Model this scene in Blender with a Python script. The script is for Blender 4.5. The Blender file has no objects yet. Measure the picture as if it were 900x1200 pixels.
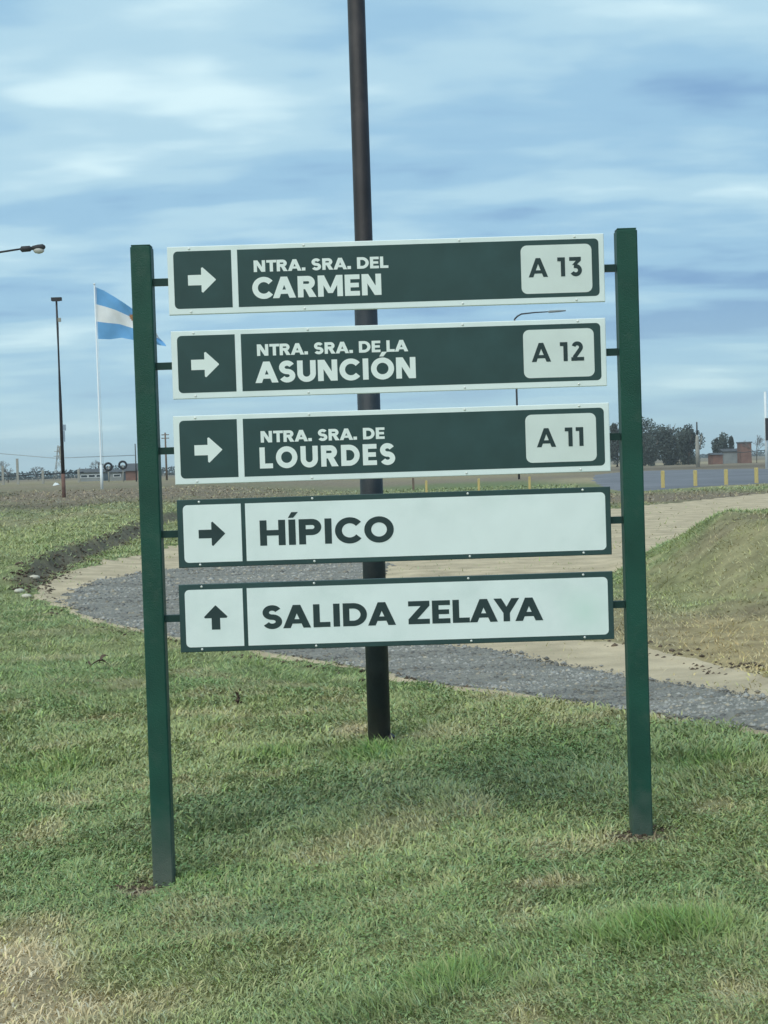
import bpy, math, random
import numpy as np
from mathutils import Vector, Matrix

random.seed(7)
rng = np.random.default_rng(11)
sc = bpy.context.scene
C = sc.collection
R = math.radians

# ---------------------------------------------------------------- camera, sky, sun, exposure
F, W0, H0 = 1800.0, 900.0, 1200.0
CAMZ = 1.8
PITCH, ROLL = math.atan(55 / F), R(-1.8)
cam = bpy.data.cameras.new('camera')
cam.sensor_fit = 'VERTICAL'; cam.sensor_height = 24.0; cam.lens = F / H0 * 24.0
cam.clip_start = 0.1; cam.clip_end = 9000
co = bpy.data.objects.new('camera', cam); C.objects.link(co)
MC = Matrix.Rotation(R(90) - PITCH, 4, 'X') @ Matrix.Rotation(ROLL, 4, 'Z')
co.matrix_world = Matrix.Translation((0, 0, CAMZ)) @ MC
sc.camera = co
MR = np.array(MC.to_3x3())

sc.view_settings.view_transform = 'Standard'; sc.view_settings.look = 'None'
sc.view_settings.gamma = 1.0; sc.view_settings.exposure = 0.78; sc.view_settings.use_curve_mapping = False

HAZE = 0.00035
SUN_EL, SUN_AZ = R(48), R(205)          # azimuth measured clockwise from +Y (north)
sun = bpy.data.lights.new('sun', 'SUN'); sun.energy = 1.2; sun.angle = R(60); sun.color = (1.0, 0.955, 0.87)
so = bpy.data.objects.new('sun', sun); C.objects.link(so)
sd = Vector((math.sin(SUN_AZ) * math.cos(SUN_EL), math.cos(SUN_AZ) * math.cos(SUN_EL), math.sin(SUN_EL)))
so.rotation_euler = sd.to_track_quat('Z', 'Y').to_euler(); so.location = (0, 0, 30)

world = bpy.data.worlds.new('World'); sc.world = world; world.use_nodes = True
nt = world.node_tree; nt.nodes.clear()
def WN(t, **k):
    n = nt.nodes.new(t)
    for a, b in k.items(): setattr(n, a, b)
    return n
def wmath(op, a, b=None, clamp=False):
    n = WN('ShaderNodeMath', operation=op, use_clamp=clamp)
    for i, v in enumerate((a, b)):
        if v is None: continue
        if isinstance(v, (int, float)): n.inputs[i].default_value = v
        else: nt.links.new(v, n.inputs[i])
    return n.outputs[0]
sky = WN('ShaderNodeTexSky', sky_type='NISHITA', sun_disc=False, sun_elevation=SUN_EL, sun_rotation=SUN_AZ,
         altitude=20, air_density=1.0, dust_density=1.5, ozone_density=1.0)
tc = WN('ShaderNodeTexCoord')
sep = WN('ShaderNodeSeparateXYZ'); nt.links.new(tc.outputs['Generated'], sep.inputs[0])
X_, Y_, Z_ = sep.outputs
zc = wmath('ADD', wmath('MAXIMUM', Z_, 0.0), 0.13)
px_ = wmath('DIVIDE', X_, zc); py_ = wmath('DIVIDE', Y_, zc)
def cloud(sx, sy, off, scale, detail, rough, dist):
    cmb = WN('ShaderNodeCombineXYZ')
    nt.links.new(wmath('MULTIPLY', px_, sx), cmb.inputs[0]); nt.links.new(wmath('MULTIPLY', py_, sy), cmb.inputs[1])
    cmb.inputs[2].default_value = off
    n = WN('ShaderNodeTexNoise'); n.inputs['Scale'].default_value = scale; n.inputs['Detail'].default_value = detail
    n.inputs['Roughness'].default_value = rough; n.inputs['Distortion'].default_value = dist
    nt.links.new(cmb.outputs[0], n.inputs['Vector']); return n.outputs['Fac']
big = cloud(1.0, 1.0, 25.1, 1.0, 2, 0.5, 0.2)
med = cloud(1.0, 2.1, 3.9, 1.5, 4, 0.42, 0.15)
fin = cloud(2.6, 3.8, 8.8, 2.0, 4, 0.42, 0.1)
s = wmath('ADD', wmath('MULTIPLY', X_, -0.17), wmath('ADD', wmath('MULTIPLY', big, 0.40), wmath('ADD', wmath('MULTIPLY', med, 0.42), wmath('MULTIPLY', fin, 0.18))))
ramp = WN('ShaderNodeValToRGB'); nt.links.new(s, ramp.inputs[0])
cr = ramp.color_ramp; cr.interpolation = 'EASE'
cr.elements[0].position = 0.36; cr.elements[0].color = (0.125, 0.232, 0.375, 1)
cr.elements[1].position = 0.66; cr.elements[1].color = (0.425, 0.555, 0.590, 1)
e = cr.elements.new(0.47); e.color = (0.200, 0.340, 0.455, 1)
e = cr.elements.new(0.55); e.color = (0.275, 0.415, 0.495, 1)
# near the horizon the bands melt into pale teal air
hor = WN('ShaderNodeMapRange'); nt.links.new(Z_, hor.inputs[0])
hor.inputs[1].default_value = 0.0; hor.inputs[2].default_value = 0.11; hor.inputs[3].default_value = 0.8; hor.inputs[4].default_value = 0.0
hm = WN('ShaderNodeMixRGB'); nt.links.new(hor.outputs[0], hm.inputs[0]); nt.links.new(ramp.outputs[0], hm.inputs[1])
hm.inputs[2].default_value = (0.285, 0.435, 0.490, 1)
sc10 = WN('ShaderNodeVectorMath', operation='SCALE'); nt.links.new(hm.outputs[0], sc10.inputs[0]); sc10.inputs[3].default_value = 10.0
mixs = WN('ShaderNodeMixRGB'); mixs.inputs[0].default_value = 0.96
nt.links.new(sky.outputs[0], mixs.inputs[1]); nt.links.new(sc10.outputs[0], mixs.inputs[2])
bg = WN('ShaderNodeBackground'); bg.inputs[1].default_value = 0.1
nt.links.new(mixs.outputs[0], bg.inputs[0])
wo = WN('ShaderNodeOutputWorld'); nt.links.new(bg.outputs[0], wo.inputs[0])

# ---------------------------------------------------------------- numeric helpers
def ray(px, py):
    d = MR @ np.array([(px - W0 / 2) / F, -(py - H0 / 2) / F, -1.0])
    return d
def at(px, py, Y):
    """world point seen at a pixel of the photograph on the upright plane y = Y"""
    d = ray(px, py); t = Y / d[1]
    return Vector((d[0] * t, Y, CAMZ + d[2] * t))

def sstep(a, b, x):
    t = np.clip((x - a) / (b - a), 0, 1); return t * t * (3 - 2 * t)
def _hash(i, j, s):
    h = np.sin(i * 127.1 + j * 311.7 + s * 74.7) * 43758.5453
    return h - np.floor(h)
def vnoise(x, y, s=0):
    xi, yi = np.floor(x), np.floor(y); fx, fy = x - xi, y - yi
    fx = fx * fx * (3 - 2 * fx); fy = fy * fy * (3 - 2 * fy)
    a = _hash(xi, yi, s); b = _hash(xi + 1, yi, s); c = _hash(xi, yi + 1, s); d = _hash(xi + 1, yi + 1, s)
    return (a * (1 - fx) + b * fx) * (1 - fy) + (c * (1 - fx) + d * fx) * fy
def fbm(x, y, s=0, o=3):
    v, a, t = 0, 0.5, 0
    for k in range(o):
        v = v + a * vnoise(x * 2 ** k, y * 2 ** k, s + k * 3.3); t += a; a *= 0.5
    return v / t

def g0(x, y):
    x = np.asarray(x, float); y = np.asarray(y, float)
    tilt = 0.075 * (np.clip(x, -3, 2.6) + 1.0) * (1 - sstep(8.5, 14, y)) * sstep(0, 3, y)
    left = 1 - sstep(-16, -3, x - 0.02 * y)
    rise = left * (0.62 * sstep(38, 85, y) + 0.2 * sstep(85, 140, y))
    return tilt + rise
def hit(px, py, f=None):
    f = f or g0
    d = ray(px, py); z = 0.0
    for _ in range(60):
        t = (z - CAMZ) / d[2]
        if t < 0: t = 3000
        z = 0.6 * z + 0.4 * float(f(d[0] * t, d[1] * t))
    return np.array([d[0] * t, d[1] * t])

def smooth_poly(pts, n=5):
    P = [np.array(p, float) for p in pts]; out = []
    m = len(P)
    for i in range(m):
        a, b, c, d = P[i - 1], P[i], P[(i + 1) % m], P[(i + 2) % m]
        for k in range(n):
            t = k / n
            # centripetal-ish: plain Catmull-Rom with damped tangents
            m1, m2 = (c - a) * 0.35, (d - b) * 0.35
            h00 = 2*t**3 - 3*t**2 + 1; h10 = t**3 - 2*t**2 + t; h01 = -2*t**3 + 3*t**2; h11 = t**3 - t**2
            lim = np.linalg.norm(c - b) + 1e-6
            for mm in (m1, m2):
                l = np.linalg.norm(mm)
                if l > lim: mm *= lim / l
            out.append(h00*b + h10*m1 + h01*c + h11*m2)
    return np.array(out)
def sdist(poly, x, y):
    """signed distance, positive inside"""
    x = np.asarray(x, float).ravel(); y = np.asarray(y, float).ravel()
    best = np.full(x.shape, 1e18); ins = np.zeros(x.shape, bool)
    for i in range(len(poly)):
        ax, ay = poly[i]; bx, by = poly[(i + 1) % len(poly)]
        dx, dy = bx - ax, by - ay; L = dx*dx + dy*dy + 1e-12
        t = np.clip(((x - ax) * dx + (y - ay) * dy) / L, 0, 1)
        dd = (x - ax - t*dx)**2 + (y - ay - t*dy)**2
        best = np.minimum(best, dd)
        if ay != by:
            c = ((ay > y) != (by > y)) & (x < (bx - ax) * (y - ay) / (by - ay) + ax)
            ins ^= c
    s = np.sqrt(best); return np.where(ins, s, -s)

GRAVEL = smooth_poly([hit(*p) for p in [
    (1500, 960), (1150, 898), (1000, 873), (900, 858), (830, 849), (767, 839), (685, 826), (593, 810), (491, 798), (424, 783), (358, 771), (280, 759),
    (204, 746), (150, 735), (102, 722), (78, 711), (70, 702), (82, 690), (117, 679), (166, 669), (204, 665), (300, 657), (400, 654),
    (455, 660), (440, 676), (395, 695), (385, 715), (420, 735), (480, 748), (593, 762), (695, 781), (767, 796), (849, 806), (900, 816),
    (1000, 833), (1150, 855), (1500, 905)]])
TRACK = smooth_poly([hit(*p) for p in [
    (1500, 962), (1150, 901), (1000, 876), (900, 860), (830, 851), (767, 841), (685, 828), (593, 812), (491, 800), (424, 785), (358, 774), (280, 762),
    (204, 749), (150, 738), (102, 725), (70, 712), (42, 700), (46, 692), (60, 684), (85, 673), (110, 664), (140, 657), (166, 651), (200, 640), (260, 628), (400, 614), (560, 604),
    (700, 597), (757, 592), (830, 585), (900, 578), (1100, 562), (1100, 590), (1000, 604), (900, 626), (840, 640), (770, 660), (715, 672), (640, 688),
    (560, 715), (600, 742), (700, 750), (767, 761), (828, 776), (900, 793), (1000, 810), (1150, 832), (1500, 890)]])
ASPHALT = smooth_poly([hit(*p) for p in [(694, 561), (702, 556), (740, 552.5), (800, 550.5), (900, 549), (1100, 545),
                                        (1100, 556), (1000, 562), (900, 566.5), (830, 570), (770, 574), (730, 576), (706, 570)]])

PLATEAU = smooth_poly([hit(*p) for p in [(12, 701), (40, 692), (60, 678), (85, 664), (110, 653), (140, 641), (165, 629), (200, 613), (300, 596), (420, 586),
                                        (420, 576), (-500, 576), (-500, 700), (-60, 706)]])
def bank(x, y):
    """metres inside the cut edge of the grassy plateau, and how tall that edge is there"""
    sp = sdist(PLATEAU, x, y).reshape(np.shape(x)) + .45 * (fbm(np.asarray(x) * 1.5, np.asarray(y) * 1.5, 5) - .5)
    k = sstep(23.0, 26.0, y) * (1 - sstep(60, 75, y)) * sstep(-9.5, -6.6, x + .11 * (np.asarray(y) - 24) * 1.0)
    return sp, k
def ground_z(x, y, st=None):
    x = np.asarray(x, float); y = np.asarray(y, float)
    z = g0(x, y)
    if st is None: st = sdist(TRACK, x, y).reshape(x.shape)
    sp, bkk = bank(x, y)
    z = z + bkk * (.27 * sstep(0, .35, sp) * (1 - .6 * sstep(5, 14, sp)) + .06 * sstep(-1.5, 0, sp))
    # grassy mound on the right, inside the bend of the track
    zx = sstep(3.5, 5.3, x + 0.25 * (fbm(x * .8, y * .8, 9) - .5)); zy = sstep(14.6, 21.5, y) * (1 - sstep(23.0, 28.5, y))
    off = (st < 0)
    z = z + 0.93 * zx * zy
    z = z + .13 * sstep(3.2, 4.2, x) * sstep(13.5, 15, y) * (1 - sstep(24, 28, y)) * (fbm(x * 1.8, y * 1.4, 13, 3) - .5) * (st < -.2)
    # small unevenness, flatter on the tracks
    rough = np.where(st > 0, 0.25, 1.0) * sstep(1.5, 4, y)
    z = z + rough * (0.05 * (fbm(x * 0.9, y * 0.9, 1) - 0.5) + 0.045 * (fbm(x * 3.4, y * 3.4, 2) - 0.5) * (y < 60) + 0.018 * (vnoise(x * 11, y * 11, 3) - 0.5) * (y < 25))
    z = z - 0.03 * sstep(0.0, 0.25, st) * (y < 60)
    return z
FEETP = [(191.5, 1038, 6.77), (752.5, 978, 6.77), (444.7, 869, 9.65)]
DIP = []
for (a_, b_, Y_0) in FEETP:
    w_ = at(a_, b_, Y_0); DIP.append((w_.x, Y_0, w_.z - .004 - float(ground_z(np.array([w_.x]), np.array([Y_0]))[0])))
ground_raw = ground_z
def ground_z(x, y, st=None):
    x = np.asarray(x, float); y = np.asarray(y, float)
    z = ground_raw(x, y, st)
    for cx_, cy_, d_ in DIP: z = z + d_ * np.exp(-((x - cx_)**2 + (y - cy_)**2) / .8**2)
    return z
def gz(x, y): return float(ground_z(np.array([x]), np.array([y]))[0])

# what the ground is made of: patches of dry straw, soil, lush grass and shade-tinted turf, given in metres
GREEN = np.array([0.172, 0.212, 0.092]); DRY = np.array([0.33, 0.275, 0.16]); SOIL = np.array([0.21, 0.165, 0.115])
OLIVE = np.array([0.225, 0.235, 0.108]); DARK = np.array([0.065, 0.078, 0.040]); LUSH = np.array([0.125, 0.205, 0.055]); BLUEG = np.array([0.140, 0.178, 0.092])
STRAW = np.array([0.38, 0.31, 0.19])
_patches = [ # pixel centre, pixel radii, colour, weight
    (0, 1150, 95, 75, STRAW, 1.), (110, 1195, 120, 24, DRY, .7), (45, 1085, 60, 20, DRY, .75), (20, 1195, 120, 20, STRAW, .9), (640, 1035, 55, 9, DRY, .8), (610, 1070, 28, 22, DRY, .45), (540, 1028, 60, 10, OLIVE, .7),
    (415, 852, 28, 9, DRY, .9), (575, 835, 60, 9, OLIVE, .7), (100, 940, 26, 9, DRY, .6), (165, 1036, 26, 7, SOIL, 1.), (750, 976, 34, 7, SOIL, 1.), (860, 1165, 40, 20, DRY, .6),
    (500, 1120, 90, 25, OLIVE, .5), (600, 1180, 70, 20, DRY, .35), (300, 1130, 100, 40, OLIVE, .45), (200, 1080, 110, 26, OLIVE, .5), (600, 865, 120, 12, OLIVE, .4),
    (780, 1095, 90, 22, LUSH, .8), (530, 1150, 60, 22, LUSH, .6), (435, 885, 45, 11, LUSH, 1.), (325, 885, 40, 8, LUSH, .6), (50, 905, 55, 22, LUSH, .55), (830, 897, 50, 8, LUSH, .55), (225, 1025, 45, 8, LUSH, .5),
    (260, 960, 120, 30, BLUEG, .6), (620, 915, 170, 26, BLUEG, .6), (300, 1080, 80, 20, BLUEG, .6), (400, 930, 120, 22, BLUEG, .4),  # blue-green turf; behind the sign its soft shadow is put into the colour
    (90, 760, 130, 8, OLIVE, .7), (60, 742, 90, 6, DRY, .35), (280, 870, 60, 14, OLIVE, .5), (600, 842, 90, 8, OLIVE, .55),
    # left plateau and fields
    (90, 625, 160, 22, OLIVE, .95), (0, 670, 60, 22, OLIVE, .6), (60, 612, 120, 5, DRY, .45), (60, 592, 260, 3.2, DARK, .9), (100, 579, 330, 9.0, SOIL, 1.),
    (60, 567, 300, 1.2, DARK, .5), (80, 565, 300, 2.6, DRY, .6), (0, 580, 20, 3, DARK, .5),
    # behind the sign
    (560, 569, 140, 5.0, GREEN * .9, .9), (540, 558, 180, 3.0, DRY * .85, .95), (650, 585, 300, 8, SOIL, .9), (700, 562, 60, 3.5, STRAW, .8),
    # right
    (850, 582, 150, 5.5, SOIL, .9), (840, 547.2, 200, 2.0, SOIL * .7, .9), (820, 542.5, 200, 1.6, STRAW, .9), (820, 570, 160, 2, STRAW, .5),
    (850, 762, 190, 48, DRY * np.array([1.05, .98, .9]), .96), (850, 632, 110, 16, GREEN * .8, .75), (810, 690, 100, 14, DRY * .9, .6), (870, 680, 60, 6, SOIL, .5), (860, 720, 90, 7, SOIL * .9, .5), (800, 700, 60, 16, OLIVE, .6), (735, 735, 60, 40, DRY * .85, .9), (870, 700, 60, 12, DRY, .5),
    (735, 648, 26, 9, SOIL * .7, .9),
]
PATCH = []
for (a, b, ra, rb, col, w) in _patches:
    c = hit(a, b); Dd = math.hypot(*c)
    y2 = hit(a, b - rb) if b - rb > 548 or b > 600 else None
    e1 = hit(a, b + rb)
    r_len = abs(np.linalg.norm(c) - np.linalg.norm(e1))
    if y2 is not None: r_len = 0.5 * (r_len + min(abs(np.linalg.norm(y2) - np.linalg.norm(c)), 4 * r_len))
    PATCH.append((c, ra * Dd / F, max(r_len, .1), col, w))
def tint(x, y):
    """linear base colour of the turf/soil at each point"""
    x = np.asarray(x, float); y = np.asarray(y, float)
    n1 = fbm(x * 0.7, y * 0.7, 21, 4); n2 = fbm(x * 2.7, y * 2.7, 31, 3)
    col = GREEN[None] * np.ones((x.size, 1))
    k = sstep(.42, .68, n1)[:, None]; col = col * (1 - .6 * k) + OLIVE * .6 * k
    k = sstep(.55, .75, n2)[:, None]; col = col * (1 - .5 * k) + DRY * .5 * k
    far = sstep(85, 140, y)[:, None]
    col = col * (1 - far) + np.array([.225, .185, .13]) * far
    wob = (fbm(x * 1.1, y * 1.1, 41, 4) - .5) * 1.1
    for c, rx, ry, pc, w in PATCH:
        D = np.linalg.norm(c); ux, uy = c / D
        dx, dy = x - c[0], y - c[1]
        r = dx * ux + dy * uy; t = dx * uy - dy * ux
        q = (r / ry)**2 + (t / rx)**2
        k = np.clip(w * np.exp(-np.maximum(q + wob * .9, 0)**1.6), 0, 1)[:, None]
        col = col * (1 - k) + pc * k
    return col

# ---------------------------------------------------------------- materials
def mat(name, base, rough=0.7, var=0.12, scale=8.0, bump=0.0, bscale=40.0, metal=0.0, spec=0.3, attr=None, dirt=None, coat=0.0, transl=0.0):
    m = bpy.data.materials.new(name); m.use_nodes = True
    n = m.node_tree; b = n.nodes['Principled BSDF']
    b.inputs['Roughness'].default_value = rough; b.inputs['Metallic'].default_value = metal
    b.inputs['Specular IOR Level'].default_value = spec; b.inputs['Coat Weight'].default_value = coat
    tx = n.nodes.new('ShaderNodeTexCoord')
    if attr:
        a = n.nodes.new('ShaderNodeAttribute'); a.attribute_name = attr; src = a.outputs['Color']
    else:
        a = n.nodes.new('ShaderNodeRGB'); a.outputs[0].default_value = (*base, 1); src = a.outputs[0]
    if var:
        no = n.nodes.new('ShaderNodeTexNoise'); no.inputs['Scale'].default_value = scale; no.inputs['Detail'].default_value = 6
        n.links.new(tx.outputs['Object'], no.inputs['Vector'])
        mr = n.nodes.new('ShaderNodeMapRange'); n.links.new(no.outputs['Fac'], mr.inputs[0])
        mr.inputs[1].default_value = .3; mr.inputs[2].default_value = .7; mr.inputs[3].default_value = 1 - var; mr.inputs[4].default_value = 1 + var
        vm = n.nodes.new('ShaderNodeVectorMath'); vm.operation = 'SCALE'
        n.links.new(src, vm.inputs[0]); n.links.new(mr.outputs[0], vm.inputs[3]); src = vm.outputs[0]
    if dirt:
        dc, dscale, lo, hi, amt = dirt
        no = n.nodes.new('ShaderNodeTexNoise'); no.inputs['Scale'].default_value = dscale; no.inputs['Detail'].default_value = 8; no.inputs['Roughness'].default_value = .65
        n.links.new(tx.outputs['Object'], no.inputs['Vector'])
        mr = n.nodes.new('ShaderNodeMapRange'); n.links.new(no.outputs['Fac'], mr.inputs[0])
        mr.inputs[1].default_value = lo; mr.inputs[2].default_value = hi; mr.inputs[3].default_value = 0; mr.inputs[4].default_value = amt
        mx = n.nodes.new('ShaderNodeMixRGB'); n.links.new(mr.outputs[0], mx.inputs[0]); n.links.new(src, mx.inputs[1]); mx.inputs[2].default_value = (*dc, 1); src = mx.outputs[0]
    n.links.new(src, b.inputs['Base Color'])
    if bump:
        no = n.nodes.new('ShaderNodeTexNoise'); no.inputs['Scale'].default_value = bscale; no.inputs['Detail'].default_value = 5
        n.links.new(tx.outputs['Object'], no.inputs['Vector'])
        bp = n.nodes.new('ShaderNodeBump'); bp.inputs['Strength'].default_value = bump; bp.inputs['Distance'].default_value = .02
        n.links.new(no.outputs['Fac'], bp.inputs['Height']); n.links.new(bp.outputs[0], b.inputs['Normal'])
    return m
M = {
 'ground': mat('turf_and_soil', (0, 0, 0), .95, .28, 3.0, .6, 60, attr='tint', spec=.1),
 'blade': mat('grass_blades', (0, 0, 0), .75, 0, attr='tint', spec=.12),
 'gravel': mat('grey_gravel', (.235, .222, .190), .9, .25, 9, .9, 45, dirt=((.38, .34, .26), 2.2, .52, .72, .6), spec=.15),
 'stone': mat('stones', (0, 0, 0), .85, 0, attr='tint', spec=.2),
 'sand': mat('sandy_dirt', (.52, .42, .28), .95, .22, 1.7, .8, 30, dirt=((.36, .29, .19), .8, .5, .7, .5), spec=.1),
 'asphalt': mat('worn_asphalt', (.165, .165, .175), .85, .2, .15, .1, 20),
 'post': mat('green_post_paint', (.010, .066, .044), .5, .16, 5, .2, 160, spec=.35, dirt=((.05, .095, .07), 13, .54, .78, .5)),
 'bracket': mat('bracket_paint', (.012, .040, .034), .5, .1, 9),
 'dust': mat('dust_on_post', (.045, .085, .075), .8, .25, 18, .1, 100),
 'white': mat('white_reflective_sheet', (.80, .87, .84), .42, .03, 7, dirt=((.58, .69, .64), 2.6, .50, .78, .5), spec=.35),
 'badge': mat('white_badge_sheet', (.70, .76, .71), .45, .04, 9, spec=.3),
 'dark': mat('dark_green_sheet', (.034, .070, .067), .45, .10, 5, dirt=((.05, .11, .11), 4, .5, .8, .4), spec=.3),
 'letter_white': mat('white_vinyl', (.80, .86, .81), .45, .02, 9, spec=.3),
 'letter_dark': mat('dark_vinyl', (.030, .052, .052), .45, .05, 9, spec=.3),
 'steel': mat('galvanised_steel', (.42, .44, .43), .45, .15, 20, metal=.6),
 'rivet': mat('aluminium_rivet', (.75, .76, .72), .4, 0, metal=.3),
 'lampsteel': mat('dark_brown_pole_paint', (.022, .019, .020), .5, .25, 5, .15, 90, spec=.35, dirt=((.075, .06, .055), 3, .5, .75, .6)),
 'bluedark': mat('dark_blue_grey_pole_paint', (.022, .030, .036), .5, .25, 7, .15, 90, spec=.35, dirt=((.06, .06, .06), 5, .5, .75, .5)),
 'whitepole': mat('white_pole_paint', (.72, .76, .76), .5, .05, 2),
 'darkmetal': mat('dark_metal', (.035, .033, .036), .6, .15, 3),
 'rust': mat('rusty_brown_paint', (.16, .09, .07), .8, .2, 3),
 'flagblue': mat('sky_blue_cloth', (.15, .38, .66), .85, .06, 2),
 'flagwhite': mat('white_cloth', (.80, .80, .78), .85, .05, 2),
 'flagsun': mat('golden_brown_print', (.45, .22, .10), .85, .1, 4),
 'yellow': mat('yellow_post_paint', (.56, .44, .17), .6, .15, 3, dirt=((.3, .25, .15), 2, .5, .7, .6)),
 'concrete': mat('concrete', (.33, .32, .28), .9, .15, 2, .2, 20),
 'brick': mat('red_brick_wall', (.20, .115, .09), .9, .2, 1.2),
 'plaster': mat('grey_plaster', (.25, .27, .27), .9, .15, .8),
 'roof': mat('dark_roof', (.09, .095, .10), .8, .15, 1),
 'tyre': mat('black_tyre', (.02, .02, .022), .8, .1, 3),
 'leaf': mat('dark_tree_leaves', (0, 0, 0), .8, 0, attr='tint', spec=.1),
 'bark': mat('grey_bark', (.13, .11, .09), .9, .2, 2),
 'twig': mat('bare_twigs', (.15, .135, .125), .9, .1, 2),
 'glass': mat('lamp_glass', (.5, .48, .45), .15, 0, spec=.6),
 'window': mat('window_glass', (.03, .04, .05), .1, 0, spec=.6),
 'wood': mat('weathered_wood', (.16, .12, .09), .9, .2, 3),
 'tarp': mat('white_tarp', (.65, .68, .66), .7, .1, 2),
 'paleblue': mat('pale_blue_sheet', (.30, .38, .46), .7, .1, 2),
 'palestone': mat('pale_stone', (.55, .52, .42), .9, .15, 12),
 'clod': mat('brown_dry_leaf', (.105, .070, .050), .9, .35, 60, .4, 200),
 'clodpale': mat('pale_dry_leaf', (.30, .25, .19), .9, .3, 60),
}

def foot_dust(m, z1, col):
    """dried mud that has splashed up the foot of a post"""
    n = m.node_tree; b = n.nodes['Principled BSDF']; src = b.inputs['Base Color'].links[0].from_socket
    tx = n.nodes.new('ShaderNodeTexCoord'); sp = n.nodes.new('ShaderNodeSeparateXYZ'); n.links.new(tx.outputs['Object'], sp.inputs[0])
    no = n.nodes.new('ShaderNodeTexNoise'); no.inputs['Scale'].default_value = 14; no.inputs['Detail'].default_value = 7; n.links.new(tx.outputs['Object'], no.inputs['Vector'])
    ad = n.nodes.new('ShaderNodeMath'); ad.operation = 'MULTIPLY_ADD'; n.links.new(no.outputs['Fac'], ad.inputs[0]); ad.inputs[1].default_value = .28; n.links.new(sp.outputs[2], ad.inputs[2])
    mr = n.nodes.new('ShaderNodeMapRange'); n.links.new(ad.outputs[0], mr.inputs[0])
    mr.inputs[1].default_value = .12; mr.inputs[2].default_value = z1 + .14; mr.inputs[3].default_value = .75; mr.inputs[4].default_value = 0
    mx = n.nodes.new('ShaderNodeMixRGB'); n.links.new(mr.outputs[0], mx.inputs[0]); n.links.new(src, mx.inputs[1]); mx.inputs[2].default_value = (*col, 1)
    n.links.new(mx.outputs[0], b.inputs['Base Color'])
def stain(m, c, r_, col, amt):
    n = m.node_tree; b = n.nodes['Principled BSDF']; src = b.inputs['Base Color'].links[0].from_socket
    tx = n.nodes.new('ShaderNodeTexCoord'); vd = n.nodes.new('ShaderNodeVectorMath'); vd.operation = 'DISTANCE'; n.links.new(tx.outputs['Object'], vd.inputs[0]); vd.inputs[1].default_value = c
    no = n.nodes.new('ShaderNodeTexNoise'); no.inputs['Scale'].default_value = 9; no.inputs['Detail'].default_value = 6; n.links.new(tx.outputs['Object'], no.inputs['Vector'])
    ad = n.nodes.new('ShaderNodeMath'); ad.operation = 'MULTIPLY_ADD'; n.links.new(no.outputs['Fac'], ad.inputs[0]); ad.inputs[1].default_value = .16; n.links.new(vd.outputs['Value'], ad.inputs[2])
    mr = n.nodes.new('ShaderNodeMapRange'); n.links.new(ad.outputs[0], mr.inputs[0]); mr.inputs[1].default_value = .04; mr.inputs[2].default_value = r_; mr.inputs[3].default_value = amt; mr.inputs[4].default_value = 0
    mx = n.nodes.new('ShaderNodeMixRGB'); n.links.new(mr.outputs[0], mx.inputs[0]); n.links.new(src, mx.inputs[1]); mx.inputs[2].default_value = (*col, 1); n.links.new(mx.outputs[0], b.inputs['Base Color'])
M['stained'] = mat('stained_white_sheet', (.80, .87, .84), .42, .03, 7, dirt=((.55, .66, .62), 2.2, .48, .75, .5), spec=.35)
stain(M['stained'], (1.80, -.03, -.17), .24, (.42, .68, .54), .42)
foot_dust(M['post'], .34, (.125, .14, .118)); foot_dust(M['bluedark'], .30, (.10, .095, .085))

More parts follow.
